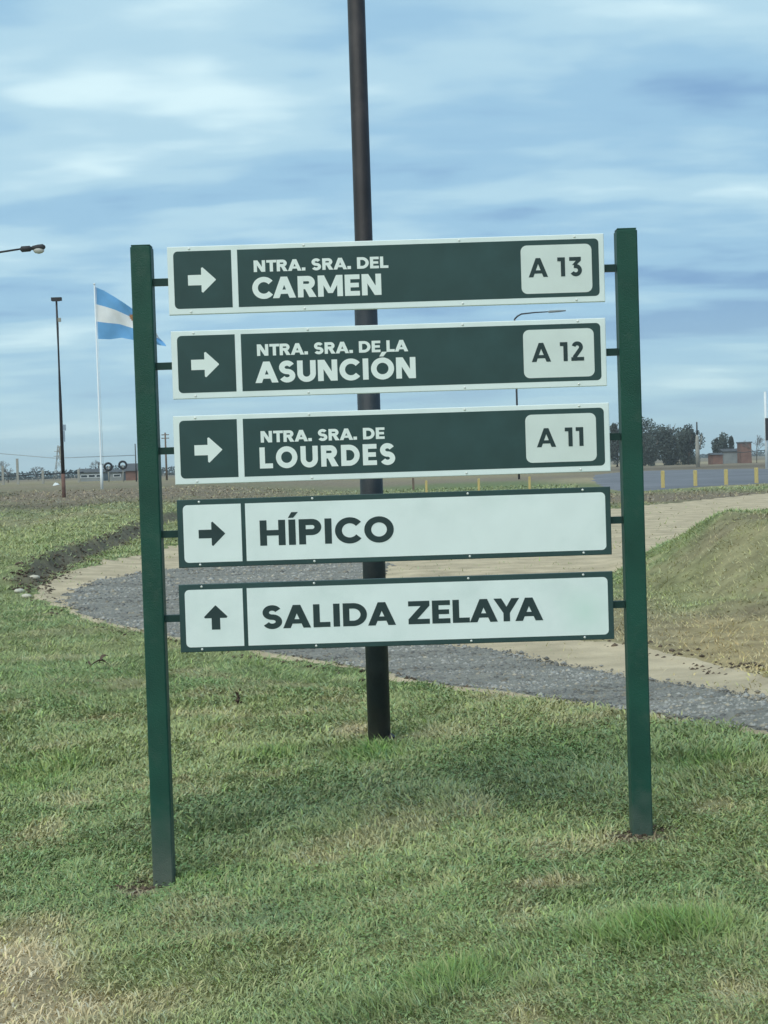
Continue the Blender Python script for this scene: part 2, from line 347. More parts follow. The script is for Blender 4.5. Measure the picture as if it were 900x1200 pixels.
# ---------------------------------------------------------------- object helpers
def tag(o, label=None, cat=None, group=None, kind=None):
    if label: o['label'] = label
    if cat: o['category'] = cat
    if group: o['group'] = group
    if kind: o['kind'] = kind
    return o
def empty(name, loc, label, cat, group=None, rz=0):
    o = bpy.data.objects.new(name, None); C.objects.link(o); o.location = loc; o.rotation_euler = (0, 0, rz)
    o.empty_display_size = .2
    return tag(o, label, cat, group)
class MB:
    def __init__(s): s.v = []; s.f = []; s.sm = []
    def add(s, vs, fs, smooth=False):
        o = len(s.v); s.v += [tuple(map(float, p)) for p in vs]; s.f += [tuple(i + o for i in f) for f in fs]; s.sm += [smooth] * len(fs); return s
    def box(s, x0, y0, z0, x1, y1, z1):
        v = [(x, y, z) for z in (z0, z1) for y in (y0, y1) for x in (x0, x1)]
        return s.add(v, [(0, 2, 3, 1), (4, 5, 7, 6), (0, 1, 5, 4), (2, 6, 7, 3), (0, 4, 6, 2), (1, 3, 7, 5)])
    def bevbox(s, x0, y0, z0, x1, y1, z1, b):
        """box with chamfered long (vertical) edges"""
        p = [(x0+b, y0), (x1-b, y0), (x1, y0+b), (x1, y1-b), (x1-b, y1), (x0+b, y1), (x0, y1-b), (x0, y0+b)]
        v = [(x, y, z0) for x, y in p] + [(x, y, z1 - b) for x, y in p]
        cx, cy = (x0+x1)/2, (y0+y1)/2
        v += [(cx + (x-cx)*(1-2*b/(x1-x0)), cy + (y-cy)*(1-2*b/(y1-y0)), z1) for x, y in p]
        f = [tuple(range(7, -1, -1)), tuple(range(16, 24))]
        for k in range(2):
            for i in range(8):
                j = (i+1) % 8; f.append((k*8+i, k*8+j, k*8+8+j, k*8+8+i))
        return s.add(v, f)
    def tube(s, pts, rad, n=8, cap=True, smooth=True):
        pts = [Vector(p) for p in pts]
        if not hasattr(rad, '__len__'): rad = [rad] * len(pts)
        v = []; f = []
        for i, p in enumerate(pts):
            d = (pts[min(i+1, len(pts)-1)] - pts[max(i-1, 0)]).normalized()
            u = d.cross(Vector((0, 0, 1)))
            if u.length < 1e-3: u = Vector((1, 0, 0))
            u.normalize(); w = u.cross(d)
            for k in range(n):
                a = 2 * math.pi * k / n; v.append(p + (u * math.cos(a) + w * math.sin(a)) * rad[i])
        for i in range(len(pts) - 1):
            for k in range(n):
                j = (k+1) % n; f.append((i*n+k, i*n+j, (i+1)*n+j, (i+1)*n+k))
        s.add(v, f, smooth)
        if cap:
            o = len(s.v) - len(v)
            s.f += [tuple(o + k for k in range(n - 1, -1, -1)), tuple(o + (len(pts)-1)*n + k for k in range(n))]; s.sm += [False, False]
        return s
    def ell(s, c, r, n=12, m=8, z0=-1, z1=1):
        v = []; f = []
        for i in range(m + 1):
            a = math.asin(max(-1, min(1, z0 + (z1 - z0) * i / m)))
            for k in range(n):
                b = 2*math.pi*k/n; v.append((c[0]+r[0]*math.cos(a)*math.cos(b), c[1]+r[1]*math.cos(a)*math.sin(b), c[2]+r[2]*math.sin(a)))
        for i in range(m):
            for k in range(n):
                j = (k+1) % n; f.append((i*n+k, i*n+j, (i+1)*n+j, (i+1)*n+k))
        return s.add(v, f, True)
    def poly(s, pts): return s.add(pts, [tuple(range(len(pts)))])
    def build(s, name, m, parent=None, loc=None):
        me = bpy.data.meshes.new(name); me.from_pydata(s.v, [], s.f); me.materials.append(m)
        me.polygons.foreach_set('use_smooth', s.sm); me.update()
        o = bpy.data.objects.new(name, me); C.objects.link(o)
        if parent: o.parent = parent
        if loc is not None: o.location = loc
        return o
def np_mesh(name, v, faces, m, tintcol=None, smooth=False):
    """v (n,3); faces (k, 3 or 4) index array"""
    me = bpy.data.meshes.new(name); k = faces.shape[1]
    me.vertices.add(len(v)); me.vertices.foreach_set('co', np.ascontiguousarray(v, dtype=np.float32).ravel())
    me.loops.add(faces.size); me.loops.foreach_set('vertex_index', np.ascontiguousarray(faces, dtype=np.int32).ravel())
    me.polygons.add(len(faces)); me.polygons.foreach_set('loop_start', np.arange(0, faces.size, k, dtype=np.int32))
    me.polygons.foreach_set('loop_total', np.full(len(faces), k, dtype=np.int32))
    if smooth: me.polygons.foreach_set('use_smooth', np.ones(len(faces), bool))
    me.update(calc_edges=True)
    if tintcol is not None:
        a = me.attributes.new('tint', 'FLOAT_COLOR', 'POINT')
        a.data.foreach_set('color', np.concatenate([tintcol, np.ones((len(v), 1))], 1).astype(np.float32).ravel())
    me.materials.append(m)
    o = bpy.data.objects.new(name, me); C.objects.link(o); return o

# ---------------------------------------------------------------- the ground
angs = np.concatenate([np.arange(-180, -24, 4.0), np.arange(-24, -17.5, 1.0), np.arange(-17.5, 17.5, 0.14), np.arange(17.5, 24, 1.0), np.arange(24, 180, 4.0)])
angs = np.radians(angs)
rad = [1.2]
while rad[-1] < 2500: rad.append(rad[-1] * (1.0115 if rad[-1] < 120 else 1.05))
rad = np.array(rad)
NA, NR = len(angs), len(rad)
AA, RR = np.meshgrid(angs, rad)            # rows = radius
GX, GY = (RR * np.sin(AA)).ravel(), (RR * np.cos(AA)).ravel()
ST = sdist(TRACK, GX, GY); SG = sdist(GRAVEL, GX, GY); SA = sdist(ASPHALT, GX, GY)
GZ = ground_z(GX, GY, ST)
ii, jj = np.meshgrid(np.arange(NR - 1), np.arange(NA), indexing='ij')
j2 = (jj + 1) % NA
QUADS = np.stack([ii * NA + jj, ii * NA + j2, (ii + 1) * NA + j2, (ii + 1) * NA + jj], -1).reshape(-1, 4)[:, ::-1]
V = np.stack([GX, GY, GZ], 1)
# close the middle with one more vertex
T = tint(GX, GY)
SP, KB = bank(GX, GY); bk = np.clip(KB * 1.3, 0, 1) * sstep(-.2, 0, SP) * (1 - sstep(.22, .5, SP))
T = T * (1 - bk[:, None]) + np.array([.155, .135, .092]) * bk[:, None]
V = np.vstack([V, [[0, 0, 0.0]]]); T = np.vstack([T, GREEN[None]])
me_faces = QUADS
gobj = np_mesh('ground', V, QUADS, M['ground'], T, smooth=True)
cf = MB(); cf.v = [tuple(V[k]) for k in range(NA)] + [(0, 0, gz(0, 0.01))]
cf.f = [(k, NA, (k + 1) % NA) for k in range(NA)]; cf.sm = [False] * NA
gobj['kind'] = 'structure'
# join the small centre fan into the ground sheet
import bmesh
bm = bmesh.new(); bm.from_mesh(gobj.data); bm.verts.ensure_lookup_table()
c = bm.verts[NA * NR]; c.co.z = gz(0, .01)
for k in range(NA):
    try: bm.faces.new((bm.verts[k], c, bm.verts[(k + 1) % NA]))
    except ValueError: pass
bm.normal_update(); bm.to_mesh(gobj.data); bm.free()

def sheet(name, S, lift, m, k=0.12, noise=0.25):
    cell = RR.ravel() * 0.02
    s = S + noise * (fbm(GX * 2.1, GY * 2.1, 61, 4) - .5) * np.clip(RR.ravel() / 15, .6, 3)
    dz = np.clip(s * k, -0.05, lift)
    keep_v = S > -np.maximum(0.6, cell * 2)
    q = QUADS[keep_v[QUADS].all(1)]
    used = np.unique(q); mp = -np.ones(len(GX) + 1, int); mp[used] = np.arange(len(used))
    v = np.stack([GX[used], GY[used], GZ[used] + dz[used]], 1)
    o = np_mesh(name, v, mp[q], m, smooth=True); o['kind'] = 'structure'
    return o
sheet('sandy_track', ST, .008, M['sand'])
sheet('gravel_path', SG, .022, M['gravel'], k=.16, noise=.35)
sheet('asphalt_road', SA, .03, M['asphalt'], k=.04, noise=.3)

# ---------------------------------------------------------------- grass, stones and clods nobody could count
def sample_wedge(n, d0, d1, p, half=15.5):
    """screen-even sampling of the ground wedge"""
    u = rng.random(n)
    if abs(p - 1) < 1e-6: D = d0 * (d1 / d0) ** u
    else: D = (d0**(1-p) + u * (d1**(1-p) - d0**(1-p))) ** (1/(1-p))
    # wider than the view, wider still close by so that a step aside stays covered
    hw = D * math.tan(R(half)) + 0.5
    x = (rng.random(n) * 2 - 1) * hw
    return x, D
LONG = []   # tufts of longer grass: centre, radius, extra length
for (a, b, r, l) in [(435, 884, .26, .05), (770, 1092, .22, .035), (830, 1090, .16, .03), (700, 1100, .12, .03), (540, 1150, .16, .035), (500, 1175, .13, .03), (600, 1120, .1, .025), (850, 1115, .12, .03), (435, 1190, .12, .03), (225, 1028, .12, .025),
                     (325, 884, .25, .025), (50, 905, .5, .02), (840, 897, .4, .02), (640, 1160, .1, .03), (260, 968, .2, .015)]:
    LONG.append((hit(a, b), r, l))
FEET = (at(191.5, 1038, 6.8).x, at(752.5, 978, 6.8).x); PY0 = 9.72
def make_blades():
    Vs, Fs, Ts = [], [], []; base = 0
    # near: bent three-segment blades
    def batch(n, d0, d1, p, w0, l0, bent):
        nonlocal base
        x, y = sample_wedge(n, d0, d1, p)
        st = sdist(TRACK, x, y)
        ok = st + .3 * (fbm(x * 2.1, y * 2.1, 61, 4) - .5) < rng.normal(0, .05, n)
        ok |= (rng.random(n) < .07) & (sdist(GRAVEL, x, y) < -.05) & (fbm(x * 1.5, y * 1.5, 121, 3) > .5)
        t = tint(x, y)
        bare = (t[:, 0] / t[:, 1] - .72) / .5          # dry and bare soil carry fewer blades
        ok &= rng.random(n) > np.clip(bare * .75, 0, .8)
        sp, kb = bank(x, y); ok &= ~((kb > .3) & (sp > -.12) & (sp < .28) & (rng.random(n) < .72))
        if d1 > 60: ok &= sdist(ASPHALT, x, y) < -1.5
        for bx, by, r_ in ((FEET[0], 6.77, .085), (FEET[1], 6.77, .085), (.01, PY0 - .05, .09)):
            ok &= ((x - bx)**2 + ((y - by) / 1.6)**2 > (r_ * (.7 + .6 * rng.random(n)))**2)
        x, y, t = x[ok], y[ok], t[ok]; n = len(x)
        z = ground_z(x, y)
        D = np.hypot(x, y)
        L = l0 * (.45 + .9 * rng.random(n)) * (D / d0) ** .35
        lush = np.zeros(n)
        for c, r, l in LONG:
            k = np.exp(-(((x - c[0])**2 + (y - c[1])**2) / r**2) ** 1.5); L += l * k * (.5 + rng.random(n)); lush = np.maximum(lush, k)
        clump = fbm(x * 9, y * 9, 71, 2); L *= .45 + 1.2 * clump
        w = w0 * (.7 + .6 * rng.random(n)) * (D / d0) ** 1.0
        flow = 2 * math.pi * fbm(x * 1.3, y * 1.3, 81, 2) * 2
        az = flow + rng.normal(0, 1.3, n)
        lean = np.clip(rng.normal(1.12, .3, n) - .35 * lush, .1, 1.5)
        dx, dy = np.cos(az), np.sin(az)
        faz = rng.random(n) * 2 * math.pi; sx, sy = np.cos(faz), np.sin(faz)
        # colour
        col = t.copy()
        hue = rng.random(n)[:, None]
        col = np.where(hue < .16, col * .6 + np.array([.27, .24, .14]) * .4, col)
        col = np.where((hue > .16) & (hue < .33), col * np.array([.9, 1.0, 1.2]) * 1.08, col)
        col = np.where(hue > .9, col * np.array([1.0, 1.12, .9]) * 1.12, col)
        col = col * (.95 + .45 * rng.random(n))[:, None] * (.88 + .35 * fbm(x * 3.2, y * 3.2, 91, 3))[:, None] * 1.35
        P0 = np.stack([x, y, z - .004], 1)
        up = np.array([0, 0, 1.0])
        dirh = np.stack([dx, dy, np.zeros(n)], 1); sdv = np.stack([sx, sy, np.zeros(n)], 1)
        if bent:
            m = P0 + (up * np.cos(lean * .55)[:, None] + dirh * np.sin(lean * .55)[:, None]) * (L * .5)[:, None]
            tip = m + (up * np.cos(lean * 1.35)[:, None] + dirh * np.sin(lean * 1.35)[:, None]) * (L * .5)[:, None]
            hw = (w / 2)[:, None]
            v = np.stack([P0 - sdv * hw, P0 + sdv * hw, m - sdv * hw * .85, m + sdv * hw * .85, tip], 1).reshape(-1, 3)
            idx = base + np.arange(n)[:, None] * 5
            f = np.concatenate([idx + np.array([[0, 1, 3]]), idx + np.array([[0, 3, 2]]), idx + np.array([[2, 3, 4]])])
            k = 5
        else:
            tip = P0 + (up * np.cos(lean)[:, None] + dirh * np.sin(lean)[:, None]) * L[:, None]
            hw = (w / 2)[:, None]
            v = np.stack([P0 - sdv * hw, P0 + sdv * hw, tip], 1).reshape(-1, 3)
            f = base + np.arange(n)[:, None] * 3 + np.array([[0, 1, 2]]); k = 3
        Vs.append(v); Fs.append(f); Ts.append(np.repeat(col, k, 0)); base += len(v)
    batch(360000, 4.2, 12.5, 1.35, .0045, .036, True)
    batch(330000, 10.5, 40, 1.5, .0085, .050, False)
    batch(110000, 30, 110, 1.3, .03, .10, False)
    # low broad leaves of clover and weeds between the blades
    n = 90000; x, y = sample_wedge(n, 4.2, 14, 1.35); st = sdist(TRACK, x, y); t = tint(x, y)
    ok = (st < -.1) & (fbm(x * 1.4, y * 1.4, 101, 3) + .25 * fbm(x * 7, y * 7, 105, 2) > .60) & (t[:, 0] / t[:, 1] < 1.05)
    x, y, t = x[ok], y[ok], t[ok]; n = len(x); D = np.hypot(x, y); z = ground_z(x, y) + .008 + .022 * rng.random(n)
    s_ = (.0052 * (.6 + .8 * rng.random(n)) * (D / 5) ** .7)[:, None]; a = rng.random(n) * 6.28
    u = np.stack([np.cos(a), np.sin(a), rng.normal(0, .35, n)], 1); w = np.stack([-np.sin(a), np.cos(a), rng.normal(0, .35, n)], 1); p = np.stack([x, y, z], 1)
    v = np.stack([p - u * s_, p + w * s_ * .75, p + u * s_, p - w * s_ * .75], 1).reshape(-1, 3)
    k4 = base + np.arange(n)[:, None] * 4
    col = t * np.array([.82, 1.05, .95]) * (.9 + .7 * rng.random((n, 1)))
    Vs.append(v); Fs.append(np.concatenate([k4 + np.array([[0, 1, 2]]), k4 + np.array([[0, 2, 3]])])); Ts.append(np.repeat(col, 4, 0)); base += len(v)
    o = np_mesh('grass', np.concatenate(Vs), np.concatenate(Fs), M['blade'], np.concatenate(Ts))
    tag(o, 'short mown grass with longer tufts covering the ground round the sign', 'grass', kind='stuff')
make_blades()

OCT = np.array([[1, 0, 0], [0, 1, 0], [-1, 0, 0], [0, -1, 0], [0, 0, 1], [0, 0, -1]], float)
OCF = np.array([[0, 1, 4], [1, 2, 4], [2, 3, 4], [3, 0, 4], [1, 0, 5], [2, 1, 5], [3, 2, 5], [0, 3, 5]])
def stones(name, x, y, z, size, col, m):
    n = len(x)
    a = rng.random(n) * 6.28; sc_ = size[:, None] * (.6 + .8 * rng.random((n, 3))) * np.array([[1, 1, .6]])
    v = OCT[None] * sc_[:, None, :] * (1 + .35 * rng.random((n, 6, 1)))
    ca, sa = np.cos(a)[:, None], np.sin(a)[:, None]
    vx = v[:, :, 0] * ca - v[:, :, 1] * sa; vy = v[:, :, 0] * sa + v[:, :, 1] * ca
    v = np.stack([vx + x[:, None], vy + y[:, None], v[:, :, 2] + z[:, None]], -1).reshape(-1, 3)
    f = (np.arange(n)[:, None, None] * 6 + OCF[None]).reshape(-1, 3)
    return np_mesh(name, v, f, m, np.repeat(col, 6, 0))
x, y = sample_wedge(150000, 8.5, 34, 1.6)
s_ = sdist(GRAVEL, x, y); ok = s_ > rng.normal(.03, .08, len(x)); x, y = x[ok][:60000], y[ok][:60000]
g_ = rng.random(len(x))[:, None]
col = np.array([.212, .205, .186]) * (.7 + .65 * g_) ; warm = rng.random(len(x))[:, None] < .18; col = np.where(warm, col * np.array([1.15, 1.05, .9]), col); col = col * (.8 + .75 * sstep(.3, .7, fbm(x * 1.2 + y * .8, y * 2.6 - x * .6, 111, 4)))[:, None]
tag(stones('gravel_stones', x, y, ground_z(x, y) + .02, .0062 * (np.hypot(x, y) / 9) ** .8 * (.5 + rng.random(len(x)) ** 4 * 2.6), col, M['stone']),
    'loose grey crushed stones lying over the curved gravel path', 'gravel', kind='stuff')
# soil clods along the cut bank on the left, on the dirt and at the feet of the posts
cx, cy, cs = [], [], []
x, y = sample_wedge(160000, 20, 48, 1.2)
sp, kb = bank(x, y)
ok = (kb > .15) & (sp > -.25) & (sp < .45); x, y = x[ok][:1100], y[ok][:1100]
cx.append(x); cy.append(y); cs.append(.008 + .028 * rng.random(len(x)) ** 2)
for (bx, by, r, n, s0) in ((FEET[0] - .10, 6.80, .08, 90, .009), (FEET[1], 6.80, .11, 150, .010), (.03, 9.62, .12, 60, .014)):
    a = rng.random(n) * 6.28; q = r * np.sqrt(rng.random(n)) * 1.1
    cx.append(bx + q * np.cos(a) * 1.4); cy.append(by + q * np.sin(a) * .9); cs.append(s0 * (.4 + rng.random(n)))
x, y = sample_wedge(60000, 12, 40, 1.4); st_ = sdist(TRACK, x, y); ok = (st_ > -.3) & (st_ < .25); x, y = x[ok][:900], y[ok][:900]
cx.append(x); cy.append(y); cs.append(.008 + .02 * rng.random(len(x)) ** 2)
x, y = np.concatenate(cx), np.concatenate(cy); s_ = np.concatenate(cs)
tag(stones('soil_clods', x, y, ground_z(x, y) + s_ * .3, s_, np.array([.10, .075, .052]) * (.5 + rng.random((len(x), 1))), M['stone']),
    'crumbled brown soil clods along the cut bank and at the post feet', 'soil', kind='stuff')

# ---------------------------------------------------------------- lettering
def arc(cx, cy, rx, ry, a0, a1, n=14):
    return [(cx + rx * math.cos(R(a0 + (a1 - a0) * i / n)), cy + ry * math.sin(R(a0 + (a1 - a0) * i / n))) for i in range(n + 1)]
def stroke(pts, t, closed=False):
    """band of width t along a centre line, as a list of quads"""
    n = len(pts); L = []; Rr = []
    for i in range(n):
        a = pts[i - 1] if (i > 0 or closed) else pts[i]
        b = pts[(i + 1) % n] if (i < n - 1 or closed) else pts[i]
        if closed and i == 0: a = pts[-2] if pts[0] == pts[-1] else pts[-1]
        dx, dy = b[0] - a[0], b[1] - a[1]; l = math.hypot(dx, dy) or 1
        nx, ny = -dy / l * t / 2, dx / l * t / 2
        L.append((pts[i][0] + nx, pts[i][1] + ny)); Rr.append((pts[i][0] - nx, pts[i][1] - ny))
    return ('strip', L, Rr, closed)
def rect(x0, y0, x1, y1): return ('poly', [(x0, y0), (x1, y0), (x1, y1), (x0, y1)])
def pg(*p): return ('poly', list(p))
def glyph(c, t):
    acc = None
    if c in 'ÍÓ': acc = True; c = {'Í': 'I', 'Ó': 'O'}[c]
    h = t / 2; o = .02
    if c == 'I': w = t; g = [rect(0, 0, t, 1)]
    elif c == 'H': w = .88; g = [rect(0, 0, t, 1), rect(w-t, 0, w, 1), rect(t, .5-h*.9, w-t, .5+h*.9)]
    elif c == 'L': w = .62; g = [rect(0, 0, t, 1), rect(t, 0, w, t*.92)]
    elif c == 'T': w = .74; g = [rect(0, 1-t*.92, w, 1), rect(w/2-h, 0, w/2+h, 1-t*.92)]
    elif c == 'E': w = .66; g = [rect(0, 0, t, 1), rect(t, 0, w, t*.9), rect(t, 1-t*.9, w, 1), rect(t, .5-t*.43, w*.94, .5+t*.43)]
    elif c == 'A':
        w = 1.02; a = t*1.16; m = w/2
        g = [pg((0, 0), (a, 0), (m+a/2, 1), (m-a/2, 1)), pg((w-a, 0), (w, 0), (m+a/2, 1), (m-a/2, 1)), rect(a*.9, .19, w-a*.9, .19+t*.8)]
    elif c == 'N': w = .86; a = t*1.2; g = [rect(0, 0, t, 1), rect(w-t, 0, w, 1), pg((0, 1), (w-a, 0), (w, 0), (a, 1))]
    elif c == 'M':
        w = 1.10; a = t*1.15; g = [rect(0, 0, t, 1), rect(w-t, 0, w, 1), pg((0, 1), (w/2-t*.42, .16), (w/2+t*.42, .16), (a, 1)), pg((w-a, 1), (w/2-t*.42, .16), (w/2+t*.42, .16), (w, 1))]
    elif c == 'Z': w = .78; g = [rect(0, 0, w, t*.92), rect(0, 1-t*.92, w, 1), pg((0, t*.9), (t*1.35, t*.9), (w, 1-t*.9), (w-t*1.35, 1-t*.9))]
    elif c == 'Y': w = .94; a = t*1.2; g = [pg((0, 1), (w/2-h, .36), (w/2+h, .40), (a, 1)), pg((w-a, 1), (w/2-h, .40), (w/2+h, .36), (w, 1)), rect(w/2-h, 0, w/2+h, .41)]
    elif c in 'OCQ':
        w = 1.02; r = .5 + o - h; rx = w/2 - h
        if c == 'O': g = [stroke(arc(w/2, .5, rx, r, 0, 360, 32)[:-1], t, True)]
        else: w = .92; rx = .51 - h; g = [stroke(arc(.51, .5, rx, r, 38, 322, 28), t)]
    elif c == 'D':
        w = .88; r = .5 - h; g = [rect(0, 0, t, 1), stroke([(t, 1-h)] + arc(w-.5, .5, r, r, 90, -90, 18) + [(t, h)], t)]
    elif c in 'PR':
        H = .64 if c == 'P' else .62; w = .78 if c == 'P' else .80; r = H/2; wb = w if c == 'P' else .76
        g = [rect(0, 0, t, 1), stroke([(t, 1-h)] + arc(wb-r, 1-r, r-h, r-h, 90, -90, 14) + [(t, 1-H+h)], t)]
        if c == 'R': g.append(pg((w-t*1.22, 0), (w+.02, 0), (.58, .44), (.58-t*1.15, .44)))
    elif c == 'U': w = .82; g = [stroke([(h, 1)] + arc(w/2, w/2-o, w/2-h, w/2-h, 180, 360, 18) + [(w-h, 1)], t)]
    elif c == 'S':
        w = .72; ry = (.5 + o - h) / 2; rx = w/2 - h
        g = [stroke(arc(w/2, .5+ry, rx*.96, ry, 25, 262, 16) + arc(w/2, .5-ry, rx, ry, 82, -155, 16), t)]
    elif c == '1': w = .40; g = [rect(w-t*1.05, 0, w, 1), rect(0, 1-t*.95, w-t*1.05, 1)]
    elif c == '2':
        w = .68; r = .30
        g = [stroke(arc(.33, 1-r+.02, r-h, r-h, 165, -38, 16) + [(t*.75, t*.8)], t), rect(0, 0, w, t*.92)]
    elif c == '3':
        w = .68; r = .32
        g = [rect(.02, 1-t*.95, w-.04, 1), pg((w-.04-t*1.25, 1-t*.9), (w-.04, 1-t*.9), (.34+t*.3, .58), (.34-t*.85, .58)),
             stroke([(.26, .63-h)] + arc(w-r, r-.02, r-h, r-h, 90, -152, 18), t)]
    elif c == '.': w = t*1.1; g = [rect(0, 0, t*1.1, t*1.1)]
    if acc:
        m = w/2; g = g + [pg((m-.13, 1.07), (m+.05, 1.07), (m+.22, 1.29), (m-.01, 1.29))]
    return w, g
def text_mesh(txt, t, cap, x0, z0, width=None, trk=.09, word=.46, y0=0.0):
    """letters as thin applied sheets; x right, z up, facing -y"""
    pos = 0; items = []
    for i, ch in enumerate(txt):
        if ch == ' ': pos += word - trk; continue
        w, g = glyph(ch, t)
        k = trk; pair = txt[i:i+2]
        if pair in ('CA', 'LA', 'TR', 'YA', 'AY', 'RA', 'DA', 'SA', 'AS', 'A.'): k = {'LA': .0, 'YA': -.16, 'AY': -.14, 'CA': -.02, 'A.': .02}.get(pair, .03)
        elif ch in 'IÍ' or pair[1:] in ('I', 'Í'): k = trk * 1.25
        items.append((pos, g)); pos += w + k
    total = pos - trk
    if width is not None:
        # spread the remaining space between the letters
        n = max(1, len(items) - 1); extra = (width / cap - total) / n
        if abs(extra) > .07: sx = (width / cap) / total; extra = 0
        else: sx = 1
    else: extra = 0; sx = 1
    lay = 0; letters = []
    for k, (p, g) in enumerate(items):
        mb = MB(); letters.append(mb)
        for q in g:
            lay = (lay + 1) % 6; yy = y0 - lay * .00012
            tr = lambda a: (x0 + (a[0] + p + extra * k) * sx * cap, yy, z0 + a[1] * cap)
            if q[0] == 'poly': mb.poly([tr(a) for a in q[1]])
            else:
                L, Rr, cl = q[1:]; n = len(L)
                mb.add([tr(a) for a in L] + [tr(a) for a in Rr], [(i, n + i, n + (i+1) % n, (i+1) % n) for i in range(n if cl else n - 1)])
    return letters

# ---------------------------------------------------------------- the direction sign
SY = 6.8; S = SY / F
ca, sa = math.cos(R(1.8)), math.sin(R(1.8))
pL = at(191.5, 1038, SY); pR = at(752.5, 978, SY)
sign = empty('direction_sign', (0, SY, 0), 'direction sign of five stacked boards between two green square posts in the grass', 'sign')
for (xt, yt, xb, yb) in ((166.5, 289, 191.5, 1038), (733.0, 269.5, 752.5, 978)):
    a, b = at(xt, yt, SY), at(xb, yb, SY); xm = (a.x + b.x) / 2; hw = .0455
    zb = gz(xm, SY + .03)
    p = MB().bevbox(xm - hw, -.03, zb - .3, xm + hw, .06, a.z, .006).build('post', M['post'], sign)
    mb = MB().box(xm - hw + .004, -.026, a.z + .0005, xm + hw - .004, .056, a.z + .005); mb.build('cap', M['post'], p)
XL = (at(179, 650, SY).x + .002); XR = at(731, 640, SY).x
PANELS = [  # top-left, top-right, bottom-left pixels; kind; text lines
 ((196.5, 290.5), 507.5, 79.0, 'd', 'dark green board with white border, right arrow, NTRA. SRA. DEL CARMEN and badge A 13'),
 ((201.0, 389.0), 506.0, 79.0, 'd', 'dark green board with white border, right arrow, NTRA. SRA. DE LA ASUNCIÓN and badge A 12'),
 ((203.5, 488.0), 508.5, 80.0, 'd', 'dark green board with white border, right arrow, NTRA. SRA. DE LOURDES and badge A 11'),
 ((207.8, 586.0), 506.5, 79.5, 'w', 'white board with dark border, right arrow and the word HÍPICO'),
 ((210.0, 685.0), 508.0, 79.5, 'w', 'white board with dark border, up arrow and the words SALIDA ZELAYA'),
]
LINES = [ # text, t, cap px, left px, baseline-left px (x,y), width px
 [('NTRA. SRA. DEL', .245, 13.4, (297.5, 319.5), 156.5), ('CARMEN', .248, 24.6, (296, 350.5), 150)],
 [('NTRA. SRA. DE LA', .245, 13.4, (301.5, 417.5), 176), ('ASUNCIÓN', .248, 24.6, (299.5, 449), 187)],
 [('NTRA. SRA. DE', .245, 13.4, (306, 518.8), 144.5), ('LOURDES', .250, 24.6, (305, 549), 158)],
 [('HÍPICO', .240, 29.6, (305.5, 639.3), 156.5)],
 [('SALIDA ZELAYA', .238, 27.0, (308.5, 736.5), 328.5)],
]
def rrect(u0, v0, u1, v1, r, corners='1111', n=5):
    """outline, v down; corners order TL TR BR BL"""
    P = []
    for k, (cx, cy, a0) in enumerate(((u0, v0, 180), (u1, v0, 270), (u1, v1, 0), (u0, v1, 90))):
        sx, sy = (1, -1)[cx == u1], (1, -1)[cy == v1]
        if corners[k] == '1': P += [(cx + sx*r + r*math.cos(R(a0 + 90*i/n)), cy + sy*r + r*math.sin(R(a0 + 90*i/n))) for i in range(n+1)]
        else: P.append((cx, cy))
    return P
